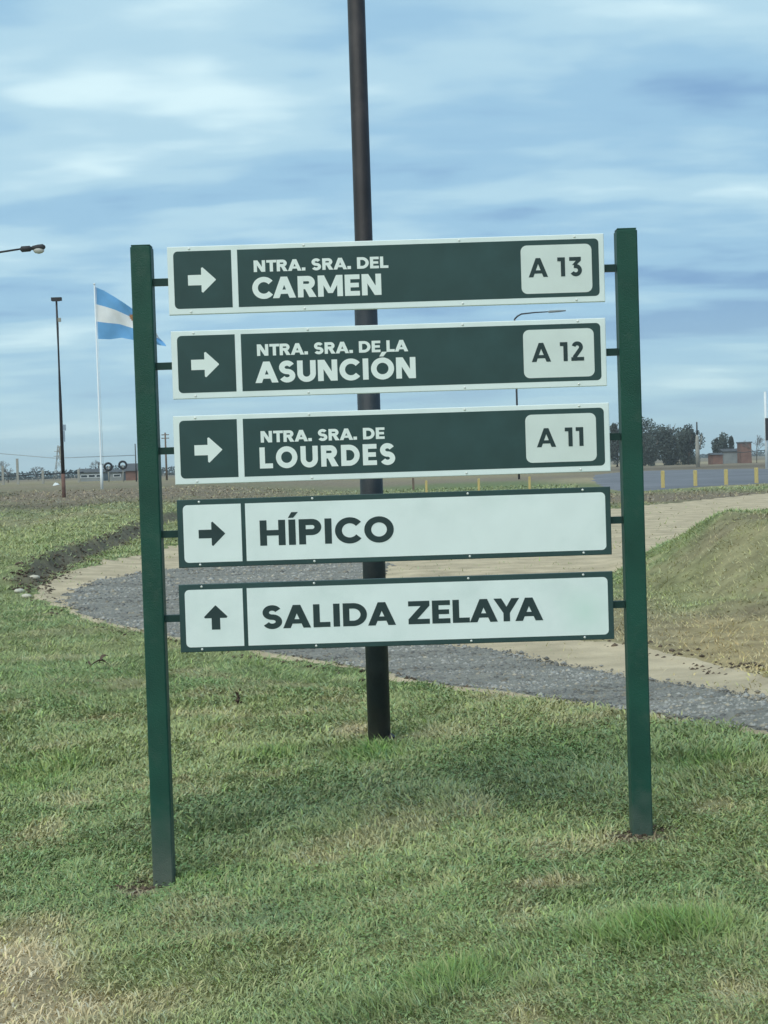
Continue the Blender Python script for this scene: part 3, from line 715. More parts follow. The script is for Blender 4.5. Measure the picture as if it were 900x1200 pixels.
for i, ((tx, ty), w, h, kd, lab) in enumerate(PANELS):
    O = at(tx, ty, SY)
    # board thickness 3 mm sheet folded 18 mm deep at the rim
    face, rim = -.052, -.030
    border, field = (M['white'], M['dark']) if kd == 'd' else (M['dark'], M['white'] if i < 4 else M['stained'])
    mb = MB(); b = .0025; Wm, Hm = w * S, h * S
    out = [(0, 0), (Wm, 0), (Wm, -Hm), (0, -Hm)]; inn = [(b, -b), (Wm-b, -b), (Wm-b, -Hm+b), (b, -Hm+b)]
    v = [(x, -.006, z) for x, z in out] + [(x, -.024+.0, z) for x, z in out] + [(x, -.0262, z) for x, z in inn]
    f = [(0, 1, 2, 3)] + [(k, (k+1) % 4, 4+(k+1) % 4, 4+k)[::-1] for k in range(4)] + [(4+k, 4+(k+1) % 4, 8+(k+1) % 4, 8+k)[::-1] for k in range(4)] + [(8, 11, 10, 9)]
    mb.add(v, f)
    # in sign space the board front sits 2.5 cm before the post faces' middle
    pan = mb.build('sign_panel', border, sign, loc=(O.x, 0, O.z)); pan['label'] = lab
    def uv(px, py):   # photograph pixel -> metres on the board (u right, v down)
        dx, dy = px - tx, py - ty
        return (dx * ca - dy * sa) * S, (dx * sa + dy * ca) * S
    q = S
    lb = 6.9 * q; tb = 5.6 * q if kd == 'd' else 6.3 * q; bb = 6.9 * q if kd == 'd' else 5.8 * q; rb = 6.3 * q
    x1, x2 = (74.2 * q, 81.2 * q) if kd == 'd' else (74.6 * q, 79.6 * q)
    fy = -.0268
    def flat(poly, name, m, par, y=fy):
        n = len(poly); mb = MB()
        mb.add([(u, y, -v_) for u, v_ in poly] + [(u, y + .0006, -v_) for u, v_ in poly], [tuple(range(n))] + [(k, n+k, n+(k+1) % n, (k+1) % n) for k in range(n)])
        return mb.build(name, m, par)
    flat(rrect(lb, tb, x1, Hm - bb, 5.2 * q, '1001'), 'arrow_field', field, pan)
    flat(rrect(x2, tb, Wm - rb, Hm - bb, 5.2 * q, '0110'), 'text_field', field, pan)
    lm = M['letter_white'] if kd == 'd' else M['letter_dark']
    # arrow
    def arrow(cu, cv, L, Hh, sh, hd, up=False):
        c = 1.6
        P = [(-L/2, -sh/2), (L/2-hd, -sh/2), (L/2-hd, -Hh/2+1), (L/2-hd+c, -Hh/2), (L/2-.8, -1.0), (L/2, 0), (L/2-.8, 1.0), (L/2-hd+c, Hh/2), (L/2-hd, Hh/2-1), (L/2-hd, sh/2), (-L/2, sh/2)]
        if up: P = [(y_, -x_) for x_, y_ in P]
        return [(cu + x_ * q, cv + y_ * q) for x_, y_ in P]
    if i == 0: A_ = uv(237.2, 328.6)
    elif i == 1: A_ = uv(241, 427.5)
    elif i == 2: A_ = uv(244.8, 527.3)
    elif i == 3: A_ = uv(249, 625.3)
    else: A_ = uv(253.6, 723)
    if i < 3: P = arrow(*A_, 32.5, 29.5, 12, 17)
    elif i == 3: P = arrow(*A_, 31, 28.5, 10, 16)
    else: P = arrow(*A_, 28.5, 27.5, 10, 15, True)
    if i >= 4: P = P[::-1] if False else P
    # concave outline: split into shaft and head
    sh = [P[0], P[1], P[9], P[10]]; hd = P[2:9]
    mb = MB(); mb.poly([(u, fy - .0006, -v_) for u, v_ in sh]); mb.poly([(u, fy - .0006, -v_) for u, v_ in hd]); mb.build('arrow', lm, pan)
    for (txt, t, cap, (bx, by), wd) in LINES[i]:
        u, v_ = uv(bx, by)
        for l_ in text_mesh(txt, t, cap * q, u, -v_, wd * q, y0=fy - .0006): l_.build('letter', lm, pan)
    if kd == 'd':
        bx0, by0 = [(607.2, 288.5), (610.7, 387), (614, 486.3)][i]
        u, v_ = uv(bx0, by0); v_ = 11.4 * q
        flat(rrect(u, v_, u + 82.3 * q, v_ + 56 * q, 7 * q), 'number_badge', M['badge'], pan, y=fy - .0007)
        bt = ['A 13', 'A 12', 'A 11'][i]; sx_, sy_ = [(617.0, 325.6), (621.3, 424.6), (628.0, 524.2)][i]
        u, v_ = uv(sx_, sy_); wd = [62, 61, 54.5][i]
        for l_ in text_mesh(bt, .21, 22.0 * q, u, -v_, wd * q, trk=.16, word=.46, y0=fy - .0015): l_.build('letter', M['letter_dark'], pan)
    # rivets
    for k, fx in enumerate((26, 158.5, 340.5, 473.5)):
        for vv in (2.9 * q, Hm - 3.1 * q):
            MB().ell(((fx + rng.normal(0, .5)) * q, -.0262, -vv), (.0056, .0035, .0056), 8, 5).build('rivet', M['rivet'], pan)
    # square tubes from the posts, passing behind the board
    zc_ = -Hm * .5
    xl = XL - O.x; xr = XR - O.x
    for (a_, b_) in ((at(166.5 + (ty - 289) * .0333, ty + 40, SY).x + .046 - O.x, .12), (Wm - .12, at(733 + (ty - 269) * .0277, ty + 24, SY).x - .046 - O.x)):
        MB().box(a_, -.0055, zc_ - .0155, b_, .0255, zc_ + .0155).build('bracket', M['bracket'], pan)

# ---------------------------------------------------------------- street light column behind the sign
PY = 9.72
base = at(444.7, 866, PY); gzb = gz(base.x, PY)
top0 = at(420.5, 0, PY)
t = empty('street_light_pole', (base.x, PY, gzb), 'tall dark stepped steel pole standing in the grass right behind the sign', 'pole')
zs = at(432, 340, PY).z - gzb
dxr = 0
MB().tube([(0, 0, -.2), (0, 0, zs)], .0725, 20).build('lower_tube', M['bluedark'], t)
MB().tube([(0, 0, zs), (0, 0, zs + .05), (0, 0, 6.9)], [.0725, .057, .053], 20).build('upper_tube', M['lampsteel'], t)
MB().tube([(.03, -.02, -.02), (.085, -.04, .05)], [.03, .02], 8).build('base_lug', M['lampsteel'], t)

# ---------------------------------------------------------------- litter on the grass
def leafy(name, px, py, label, cat, build):
    p = hit(px, py, ground_z); z = gz(*p)
    return build(name, (p[0], p[1], z), label, cat)
def curl(mb, c, ln, wd, az, el, curlr, n=6):
    """curled dead leaf: a strip bent along its length, with ragged edge"""
    v = []
    for i in range(n + 1):
        s_ = i / n; b = math.sin(math.pi * min(s_ * .9 + .08, 1)) * wd * random.uniform(.75, 1.1)
        d = Vector((math.cos(az) * math.cos(el), math.sin(az) * math.cos(el), math.sin(el))); sd_ = Vector((-math.sin(az), math.cos(az), 0))
        p = Vector(c) + d * ln * s_ + Vector((0, 0, curlr * math.sin(s_ * 3)))
        for k in (-1, -.4, .4, 1): v.append(p + sd_ * b * k + Vector((0, 0, abs(k) * b * .7 + random.uniform(-1, 1) * .004)))
    f = []
    for i in range(n):
        for k in range(3): f.append((i*4+k, i*4+k+1, i*4+5+k, i*4+4+k))
    mb.add(v, f, True)
p = hit(117, 785, ground_z)
t = empty('dead_leaf', (p[0], p[1], gz(*p) + .03), 'curled brown dead leaves lying on the grass left of the left sign post', 'leaf')
mb = MB(); curl(mb, (-.09, 0, .0), .17, .045, .1, .1, .03); curl(mb, (-.01, .02, .03), .11, .035, .6, .5, .02); curl(mb, (-.08, -.01, .01), .06, .02, 2.6, .3, .02); mb.build('brown_leaf', M['clod'], t)
mb = MB(); curl(mb, (-.03, -.02, .02), .08, .018, -.1, .15, .01); mb.build('pale_leaf', M['clodpale'], t)
p = hit(279, 829, ground_z)
t = empty('dead_stalk', (p[0], p[1], gz(*p)), 'brown withered weed standing upright in the grass below the up arrow board', 'weed')
mb = MB(); mb.tube([(0, 0, -.02), (.005, 0, .05), (-.003, 0, .12)], [.012, .010, .004], 6); mb.build('stem', M['clod'], t)
mb = MB()
for k in range(9): curl(mb, (0, 0, .015 + k * .009), .05, .014, k * 2.4, .3 + .08 * k, .012)
mb.build('withered_leaves', M['clod'], t)

# ---------------------------------------------------------------- things in the distance, left
def zpole(px, py_base, D=None, rise=0):
    p = hit(px, py_base, ground_z) if D is None else np.array([at(px, py_base, D).x, D])
    return p, gz(*p)
# flood light mast
p, z = zpole(75, 583); D = p[1]; top = at(66, 351, D); q = D / F
t = empty('floodlight_mast', (p[0], D, z), 'tall thin dark mast with a small floodlight on top in the left field', 'light mast')
Ht = top.z - z
MB().tube([(0, 0, -.3), (0, 0, .12 * Ht)], 2.3 * q, 10).build('base_tube', M['rust'], t)
MB().tube([(0, 0, .12 * Ht), (0, 0, .5 * Ht), (.0, 0, .86 * Ht), (top.x - p[0] - 0.0, 0, Ht)], [2.2 * q, 1.7 * q, 1.3 * q, 1.1 * q], 10).build('mast', M['darkmetal'], t)
mb = MB().box(-6 * q, -2.2 * q, Ht - 1.5 * q, 6 * q, 2.2 * q, Ht + 2.4 * q); mb.box(-4.5 * q, -3 * q, Ht - 2.3 * q, 4.5 * q, -1.2 * q, Ht + 1.4 * q)
mb.build('floodlight', M['darkmetal'], t)
MB().box(.8 * q, -1.2 * q, Ht - 26 * q, 4.2 * q, 1.2 * q, Ht - 21.5 * q).build('junction_box', M['concrete'], t)
mb = MB(); mb.box(1.3 * q, -.6 * q, Ht - 153 * q, 5.2 * q, .6 * q, Ht - 146 * q); mb.box(1.3 * q, -.5 * q, Ht - 166 * q, 3.8 * q, .5 * q, Ht - 153.3 * q); mb.build('hanging_banner', M['paleblue'], t)
MB().box(-3 * q, -1.2 * q, Ht - 187 * q, -1 * q, 1.2 * q, Ht - 171 * q).build('meter_box', M['concrete'], t)

# flagpole and flag
p, z = zpole(119.5, 573.5); D = p[1]; q = D / F; top = at(109, 334, D)
t = empty('flagpole', (p[0], D, z), 'slender white flagpole with a thicker foot carrying the flag', 'flagpole')
Ht = top.z - z
MB().tube([(0, 0, -.2), (0, 0, 29 * q)], 1.7 * q, 12).build('lower_pole', M['whitepole'], t)
MB().tube([(0, 0, 29 * q), (0, 0, 30 * q), (0, 0, Ht)], [1.6 * q, 1.05 * q, .8 * q], 10).build('upper_pole', M['whitepole'], t)
MB().tube([(2.6 * q, 0, 26 * q), (1.6 * q, 0, Ht - 1 * q)], .22 * q, 4).build('halyard', M['whitepole'], t)
MB().ell((0, 0, Ht + 1 * q), (1.4 * q, 1.4 * q, 1.4 * q), 8, 6).build('finial', M['whitepole'], t)
fo = at(109.8, 335.5, D)
fl = empty('flag', (fo.x, D, fo.z), 'sky blue and white striped flag with a small sun flying from the white flagpole', 'flag')
TOPC = [(0, 0), (11, 5), (22, 12), (34, 20), (45, 28), (55, 37), (64, 47)]
BOTC = [(2.5, 61.5), (16, 62), (30, 60.5), (46, 64), (60, 66), (72, 70), (80, 71.5)]
def flag_pt(s_, v_):
    k = min(s_ * 6, 5.999); i = int(k); f_ = k - i
    a = [TOPC[i][j] * (1-f_) + TOPC[i+1][j] * f_ for j in (0, 1)]; b = [BOTC[i][j] * (1-f_) + BOTC[i+1][j] * f_ for j in (0, 1)]
    x_ = a[0] + (b[0]-a[0]) * v_; y_ = a[1] + (b[1]-a[1]) * v_
    dep = 3.2 * math.sin(s_ * 11 + v_ * 5) * s_ ** .6 + 1.8 * math.sin(s_ * 21 - v_ * 8) * s_ + 12 * s_
    x_ += .9 * math.sin(v_ * 9 + s_ * 6) * s_
    return (x_ * q, dep * q, -(y_ - x_ * .0) * q)
for nm, v0, v1, m in (('blue_stripe', 0, .333, 'flagblue'), ('white_stripe', .333, .667, 'flagwhite'), ('blue_stripe', .667, 1, 'flagblue')):
    mb = MB(); n = 36; k_ = 6; vs = []; fs = []
    for i in range(n + 1):
        for j in range(k_ + 1): vs.append(flag_pt(i / n, v0 + (v1 - v0) * j / k_))
    for i in range(n):
        for j in range(k_): fs.append((i*(k_+1)+j, i*(k_+1)+j+1, (i+1)*(k_+1)+j+1, (i+1)*(k_+1)+j))
    mb.add(vs, fs, True); mb.build(nm, M[m], fl)
mb = MB(); vs = []; n = 32
c0 = (.60, .36)
for i in range(n):
    a = 2 * math.pi * i / n; r_ = 1.0 if i % 2 else .72
    x_, y_, z_ = flag_pt(c0[0] + .10 * r_ * math.cos(a), c0[1] + .15 * r_ * math.sin(a)); vs.append((x_, y_ - .35 * q, z_))
x_, y_, z_ = flag_pt(*c0); vs.append((x_, y_ - .35 * q, z_))
mb.add(vs, [(i, (i+1) % n, n) for i in range(n)]); mb.build('sun_emblem', M['flagsun'], fl)

# street lamp whose arm reaches in from the left edge
D = 50.0; q = D / F
pp = at(-75, 600, D); zb_ = gz(pp.x, D); tipp = at(23, 292.5, D); a0 = at(-75, 322, D)
t = empty('street_lamp', (pp.x, D, zb_), 'street lamp reaching in over the left edge with a slim arm and cobra head', 'street lamp')
Hh = a0.z - zb_
MB().tube([(0, 0, -.2), (0, 0, Hh)], [.09, .06], 12).build('pole', M['darkmetal'], t)
arm = [(0, 0, Hh)]
for px_i, py_i in ((-72, 313), (-60, 306), (-30, 300.5), (0, 295.5), (26, 291.5)):
    w_ = at(px_i, py_i, D); arm.append((w_.x - pp.x, 0, w_.z - zb_))
MB().tube(arm, [.05, .045, .04, .036, .034, .03], 8).build('arm', M['darkmetal'], t)
def lamp_local(px_i, py_i):
    w_ = at(px_i, py_i, D); return Vector((w_.x - pp.x, 0, w_.z - zb_))
a, b = lamp_local(24, 292.2), lamp_local(37, 291.2)
MB().tube([a + (b - a) * k for k in (0, .12, .85, 1)], [.05, .098, .095, .05], 10).build('gear_housing', M['darkmetal'], t)
a, b = lamp_local(36, 291), lamp_local(53, 289.3)
MB().tube([a + (b - a) * k for k in (0, .15, .5, .85, 1)], [.04, .075, .10, .10, .04], 12).build('lamp_head', M['darkmetal'], t)
c_ = lamp_local(45.5, 293.2)
MB().ell(c_, (.18, .10, .12), 14, 8).build('glass_bowl', M['glass'], t)

# curved lamp standing far behind the three dark boards
D = 150.0; q = D / F
pp = at(608.3, 560, D); zb_ = gz(pp.x, D); a0 = at(607, 374, D)
t = empty('street_lamp', (pp.x, D, zb_), 'distant thin street lamp, its long flat arm seen between the two upper boards', 'street lamp')
arm = []
for px_i, py_i in ((602.5, 374), (604.5, 370.5), (609, 368), (625, 366.2), (640, 365.4)):
    w_ = at(px_i + 2, py_i, D); arm.append((w_.x - pp.x, 0, w_.z - zb_))
MB().tube([(0, 0, -.2), (0, 0, arm[0][2])], [.11, .08], 10).build('pole', M['darkmetal'], t)
arm[0] = (0, 0, arm[0][2])
MB().tube(arm, [.08, .08, .075, .065, .055], 8).build('arm', M['darkmetal'], t)
a_ = Vector(arm[-1]); w_ = at(663, 364, D); b_ = Vector((w_.x - pp.x, 0, w_.z - zb_))
MB().tube([a_ + (b_ - a_) * k for k in (0, .1, .6, 1)], [.06, .12, .11, .06], 8).build('lamp_head', M['plaster'], t)

# trees
def crown(mb_n, name, c, r, parent, leaf, dens, base, gaps=.5, seed=0):
    rs = np.random.default_rng(seed)
    nb = 16
    cen = rs.normal(0, 1, (nb, 3)); cen /= np.linalg.norm(cen, axis=1)[:, None]; cen *= (rs.random((nb, 1)) ** .45) * .72
    rr = .22 + .2 * rs.random(nb)
    n = mb_n
    b = rs.integers(0, nb, n); d = rs.normal(0, 1, (n, 3)); d /= np.linalg.norm(d, axis=1)[:, None]
    p = cen[b] + d * (rr[b] * (rs.random(n) ** .4))[:, None]
    p = p * np.array(r) + np.array(c); p[:, 2] = np.maximum(p[:, 2], .2)
    u = rs.normal(0, 1, (n, 3)); u /= np.linalg.norm(u, axis=1)[:, None]
    w = np.cross(u, rs.normal(0, 1, (n, 3))); w /= np.linalg.norm(w, axis=1)[:, None]
    s_ = (leaf * (.6 + .8 * rs.random(n)))[:, None]
    v = np.stack([p - u*s_, p + w*s_*.6, p + u*s_, p - w*s_*.6], 1).reshape(-1, 3)
    f = np.arange(n * 4).reshape(-1, 4)
    col = np.array(base) * ((.6 + .8 * rs.random(n)) * (.7 + .6 * rs.random(nb))[b])[:, None]
    o = np_mesh(name, v, f, M['leaf'], np.repeat(col, 4, 0)); o.parent = parent; return o
def leafy_tree(px, py_top, wpx, D, label, base=(.055, .068, .052), n=2600, sq=1.0, grp='leafy trees behind the asphalt road', trunkh=.3, seed=0):
    q = D / F; tp = at(px, py_top, D); z = gz(tp.x, D); Ht = tp.z - z
    t = empty('leafy_tree', (tp.x, D, z), label, 'tree', grp)
    mb = MB(); mb.tube([(0, 0, -.3), (.1, 0, Ht * .3), (-.1, .1, Ht * .6), (.1, 0, Ht * .85)], [.035 * Ht, .027 * Ht, .018 * Ht, .006 * Ht], 8)
    rs = random.Random(seed)
    for k in range(6):
        a = rs.uniform(0, 6.28); h0 = Ht * rs.uniform(.2, .55); l = wpx * q * .33
        mb.tube([(0, 0, h0), (math.cos(a) * l * .6, math.sin(a) * l * .6, h0 + Ht * .16), (math.cos(a) * l, math.sin(a) * l, h0 + Ht * .32)], [.014 * Ht, .010 * Ht, .004 * Ht], 6)
    mb.build('trunk', M['bark'], t)
    crown(n, 'crown', (0, 0, Ht * .50), (wpx * q * .62, wpx * q * .45, Ht * .66), t, .011 * Ht + .12, 1, base, seed=seed)
    return t
G1 = (.075, .094, .082)  # leaf green lightened and greyed, distance haze mixed into the base colour
for k, (a_, tp_, w_, D_, lb) in enumerate([
    (722, 497, 34, 300, 'dark leafy tree peeping out between the A 11 board and the right post'),
    (748, 493, 40, 305, 'dark leafy tree mostly behind the right green post'),
    (783, 488.5, 54, 300, 'broadest and tallest dark leafy tree just right of the right post'),
    (806, 501, 34, 296, 'rounded dark tree beside the pale concrete pole, on its left'),
    (762, 503, 30, 290, 'lower dark tree in front of the tall one, against the right post'),
    (844, 510.5, 26, 300, 'small dark pointed tree right of the pale concrete pole'),
    (857, 513, 11, 302, 'narrow dark tree standing up left of the small brick tower')]):
    leafy_tree(a_, tp_, w_, D_, lb, G1, n=int(2600 + w_ * 90), seed=k + 3)
def bare_tree(px, py_top, D, label, grp, spread=1.0, seed=0, maxd=6):
    rs = random.Random(seed); tp = at(px, py_top, D); z = gz(tp.x, D); Ht = tp.z - z
    t = empty('bare_tree', (tp.x, D, z), label, 'tree', grp)
    tr = MB(); tw = MB()
    def br(p, d, l, r, lev):
        e = p + d * l
        (tr if lev < 1 else tw).tube([p - d * l * .04 if lev else p, (p + e) / 2 + Vector((rs.uniform(-1, 1), rs.uniform(-1, 1), 0)) * l * .06, e], [r, r * .85, r * .65], 4 if lev > 1 else 6, cap=False)
        if lev >= maxd: return
        for k in range(3 if lev < 4 else 2):
            nd = (d + Vector((rs.gauss(0, .5) * spread, rs.gauss(0, .5) * spread, rs.uniform(-.1, .35)))).normalized()
            br(e, nd, l * rs.uniform(.62, .82), max(r * .62, .022), lev + 1)
    br(Vector((0, 0, -.2)), Vector((0, 0, 1)), Ht * .26, Ht * .02, 0)
    tr.build('trunk', M['bark'], t); tw.build('twigs', M['twig'], t)
grp = 'bare trees along the left horizon'
for k, (a_, tp_, D_, lb) in enumerate([(8, 530, 260, 'bare grey tree at the extreme left edge above the rail fence'), (44, 540, 300, 'low bare tree between the fence post and the floodlight mast'),
        (96, 541, 270, 'low bare tree between the floodlight mast and the flagpole'), (112, 532, 240, 'largest bare tree, close on the left of the flagpole'), (127, 540, 320, 'bare tree right behind the flagpole foot')]):
    bare_tree(a_, tp_, D_, lb, grp, 1.2, seed=k + 20, maxd=5)
bare_tree(886, 505, 280, 'spindly bare tree near the right edge beyond the asphalt road', None, .9, seed=41, maxd=5)

# far line of woods
def far_wood(name, px0, px1, D, hpx, n, label, seed):
    rs = np.random.default_rng(seed); q = D / F
    x0 = at(px0, 550, D).x; x1 = at(px1, 550, D).x
    x = x0 + (x1 - x0) * rs.random(n); prof = .45 + .8 * fbm(x / (30 * q) + seed, x * 0, seed, 3)
    y = D + rs.random(n) * D * .06; z = float(gz((x0+x1)/2, D)) + rs.random(n) * hpx * q * prof
    s_ = (1.3 * q * (.5 + rs.random(n)))[:, None]; p = np.stack([x, y, z], 1)
    u = rs.normal(0, 1, (n, 3)); u /= np.linalg.norm(u, axis=1)[:, None]; w = np.cross(u, rs.normal(0, 1, (n, 3))); w /= np.linalg.norm(w, axis=1)[:, None]
    v = np.stack([p - u*s_, p + w*s_*.7, p + u*s_, p - w*s_*.7], 1).reshape(-1, 3)
    col = np.array([.075, .10, .105]) * (.7 + .6 * rs.random((n, 1)))
    tag(np_mesh(name, v, np.arange(n * 4).reshape(-1, 4), M['leaf'], np.repeat(col, 4, 0)), label, 'woods', kind='stuff')
far_wood('distant_woods', -300, 330, 420, 12, 9000, 'dark low line of distant woods along the left horizon', 3)
far_wood('distant_woods', 640, 1150, 900, 6, 4500, 'thin pale line of distant woods along the right horizon', 4)

# rail fence in the left field
D = 190.0; q = D / F
xa = at(-40, 560, D).x; xb = at(120, 552, D).x; zz = gz(-40, D)
t = empty('rail_fence', (xa, D, zz), 'dark horizontal pipe rail on pale concrete posts across the left field', 'fence')
def fl_(px_i, py_i): w_ = at(px_i, py_i, D); return (w_.x - xa, 0, w_.z - zz)
MB().tube([fl_(-40, 560), fl_(30, 557), fl_(98, 553.5)], .85 * q, 6).build('rail', M['bluedark'], t)
for a_, h_ in ((-35, 548), (3, 546), (20, 537.5), (50, 551), (92, 550)):
    u_ = fl_(a_, h_); MB().box(u_[0] - 1.3 * q, -.9 * q, -.2, u_[0] + 1.3 * q, .9 * q, u_[2]).build('post', M['concrete'], t)

# low buildings on the left
def house(px0, px1, py_top, D, depth, wallm, label, roofh=.0, windows=2):
    q = D / F; a_, b_ = at(px0, py_top, D), at(px1, py_top, D); z = min(gz(a_.x, D), gz(b_.x, D)); w_ = b_.x - a_.x; h_ = a_.z - z
    t = empty('building', (a_.x, D, z), label, 'building')
    MB().box(0, 0, -.3, w_, depth, h_).build('wall', M[wallm], t)
    if roofh:
        MB().add([(-.3, -.3, h_), (w_ + .3, -.3, h_), (w_ + .3, depth + .3, h_), (-.3, depth + .3, h_), (-.3, depth / 2, h_ + roofh), (w_ + .3, depth / 2, h_ + roofh)],
             [(0, 1, 5, 4), (2, 3, 4, 5), (0, 4, 3), (1, 2, 5), (3, 2, 1, 0)]).build('roof', M['roof'], t)
    else: MB().box(-.15, -.15, h_ + .002, w_ + .15, depth + .15, h_ + .25).build('roof', M['roof'], t)
    for k in range(windows):
        cx_ = w_ * (k + .5) / windows
        wn = MB().box(cx_ - .5, -.05, h_ * .4, cx_ + .5, -.003, h_ * .78).build('window', M['whitepole'], t)
        MB().box(cx_ - .42, -.07, h_ * .4 + .08, cx_ + .42, -.053, h_ * .78 - .08).build('pane', M['window'], wn)
    return t
house(147, 176, 552, 205, 5, 'brick', 'low red brick building just left of the left sign post', 1.0, 0)
house(94, 121, 554, 215, 5, 'plaster', 'long low grey building between the mast and the flagpole', .5, 3)
house(129, 145, 553.5, 210, 4, 'plaster', 'small grey shed behind the round tyres', .4, 1)
house(868, 880.5, 519.5, 290, 3, 'brick', 'small square red brick tower near the right edge', 0, 0)
house(835, 847, 533, 285, 4, 'brick', 'low reddish hut between the concrete pole and the brick tower', .35, 0)
house(848, 868, 529, 296, 4, 'plaster', 'long low dark roofed shed left of the brick tower', .5, 0)

# tyres on posts
for k, (a_, b_, lb) in enumerate([(127, 547, 'black tyre held up on a post, the left one beside the flagpole'), (144, 545, 'black tyre held up on a post, the right one near the brick building')]):
    D = 180.0; q = D / F; c_ = at(a_, b_, D); z = gz(c_.x, D)
    t = empty('tyre_marker', (c_.x, D, z), lb, 'tyre', 'tyres on posts by the flagpole')
    MB().tube([(0, 0, -.2), (0, 0, c_.z - z)], .7 * q, 6).build('post', M['concrete'], t)
    mb = MB(); n, m_ = 20, 6; vs = []
    for i in range(n):
        A = 2 * math.pi * i / n
        for j in range(m_):
            B = 2 * math.pi * j / m_; rr_ = (4.2 + 1.25 * math.cos(B)) * q
            vs.append((rr_ * math.cos(A), -.9 * q + 1.2 * q * math.sin(B), c_.z - z + rr_ * math.sin(A)))
    fs = [(i * m_ + j, ((i+1) % n) * m_ + j, ((i+1) % n) * m_ + (j+1) % m_, i * m_ + (j+1) % m_) for i in range(n) for j in range(m_)]
    mb.add(vs, fs, True); mb.build('tyre', M['tyre'], t)

# poles left of and behind the left post
def pole(px_i, pb, pt, D, r, m, label, name='utility_pole', cat='pole', cross=0, grp=None, taper=.7):
    q = D / F; tp = at(px_i, pt, D); z = gz(tp.x, D)
    t = empty(name, (tp.x, D, z), label, cat, grp)
    MB().tube([(0, 0, -.3), (0, 0, tp.z - z)], [r * q, r * q * taper], 8).build('pole', M[m], t)
    if cross:
        for k in range(2): MB().box(-cross * q, -.4 * q, tp.z - z - (3 + 4 * k) * q, cross * q, .4 * q, tp.z - z - (2 + 4 * k) * q).build('crossarm', M[m], t)
    return t
pole(158.3, 566, 520, 170, .8, 'darkmetal', 'thin dark pole just left of the left sign post')
pole(193.5, 566, 507, 180, 1.3, 'wood', 'power pole with two crossarms seen between the left post and the A 11 board', cross=4.5)
pole(162, 570, 552, 160, .9, 'concrete', 'short pale fence post touching the left edge of the left sign post')
# lattice pylon, pale with distance
D = 340.0; q = D / F; tp = at(68, 522, D); z = gz(tp.x, D); Ht = tp.z - z
t = empty('lattice_pylon', (tp.x, D, z), 'pale lattice pylon standing just left of the floodlight mast', 'pylon')
mb = MB()
lv = [0, .3, .55, .75, .9, 1]; wd = [6 * q, 3.8 * q, 2.4 * q, 1.6 * q, 1.0 * q, .4 * q]
for i in range(5):
    h0, h1 = lv[i] * Ht, lv[i+1] * Ht; w0, w1 = wd[i], wd[i+1]
    cs0 = [(w0, w0), (-w0, w0), (-w0, -w0), (w0, -w0)]; cs1 = [(w1, w1), (-w1, w1), (-w1, -w1), (w1, -w1)]
    for k in range(4):
        a_, b_, c_, d_ = (*cs0[k], h0), (*cs1[k], h1), (*cs1[(k+1) % 4], h1), (*cs0[(k+1) % 4], h0)
        mb.tube([a_, b_], .28 * q, 4); mb.tube([a_, c_], .17 * q, 4); mb.tube([d_, b_], .17 * q, 4)
mb.build('frame', M['concrete'], t)
for h_ in (.68, .82): MB().box(-7 * q * (1.5 - h_), -.3 * q, h_ * Ht, 7 * q * (1.5 - h_), .3 * q, h_ * Ht + .6 * q).build('crossarm', M['concrete'], t)
# white tarp on the ground below it
p = hit(65.5, 569, ground_z); q = p[1] / F
mb = MB(); vs = []; n = 8
for i in range(n + 1):
    for j in range(n + 1):
        u_, v_ = i / n - .5, j / n - .5
        vs.append((u_ * 8 * q, v_ * 6 * q, max(0, (1 - (2*u_)**2) * (1 - (2*v_)**2)) * (3.2 + random.uniform(-.8, .8)) * q + u_ * 1.4 * q + .02))
mb.add(vs, [(i*(n+1)+j, (i+1)*(n+1)+j, (i+1)*(n+1)+j+1, i*(n+1)+j+1) for i in range(n) for j in range(n)], True)
o = mb.build('tarp', M['tarp'], loc=(p[0], p[1], gz(*p))); tag(o, 'crumpled white tarp lying in the field left of the floodlight mast', 'tarp')

# pale stones by the end of the cut bank
first_stone = None
for (a_, b_, r_, lb) in ((40, 681.5, .075, 'pale stone lying on the dark soil of the cut bank'), (23, 695, .08, 'pale stone in the grass at the far left, the upper one of two'), (31, 701, .07, 'pale stone in the grass just below the cut bank, the lower one of two')):
    p = hit(a_, b_, ground_z)
    if first_stone is None:
        mb = MB(); mb.ell((0, 0, 0), (1, .8, .55), 10, 6); mb.v = [tuple(c_ * random.uniform(.85, 1.15) for c_ in v_) for v_ in mb.v]
        o = mb.build('stone', M['palestone']); first_stone = o
    else: o = first_stone.copy(); C.objects.link(o); o.rotation_euler = (0, 0, a_)
    o.location = (p[0], p[1], gz(*p) + .03); o.scale = (r_ * 1.2, r_, r_)
    tag(o, lb, 'stone', 'pale stones near the cut bank')
# yellow posts
first = None
def bollard(px_i, pb, pt, wpx, label, grp):
    global first
    p = hit(px_i, pb, g0); D = p[1]; q = D / F; tp = at(px_i, pt, D); z = gz(*p)
    if first is None:
        o = MB().bevbox(-.5, -.5, -.15, .5, .5, 1, .07).build('yellow_post', M['yellow']); first = o
    else: o = first.copy(); C.objects.link(o)
    o.location = (p[0], D, z); o.scale = (wpx * q, wpx * q, tp.z - z)
    return tag(o, label, 'post', grp)
G2, G3 = 'yellow posts along the asphalt road', 'yellow posts seen between the boards'
for a_, pb, pt, lb in [(777, 572, 551.5, 'yellow post by the asphalt, nearest to the right green post'), (815, 570, 551, 'yellow post by the asphalt, in line under the pale concrete pole'),
        (851, 568.5, 550, 'yellow post by the asphalt, below the gap left of the brick tower'), (886.5, 566.5, 548, 'yellow post by the asphalt, closest to the right edge'), (926, 564.5, 546, 'yellow post beyond the right edge of the photo')]:
    bollard(a_, pb, pt, 4.0, lb, G2)
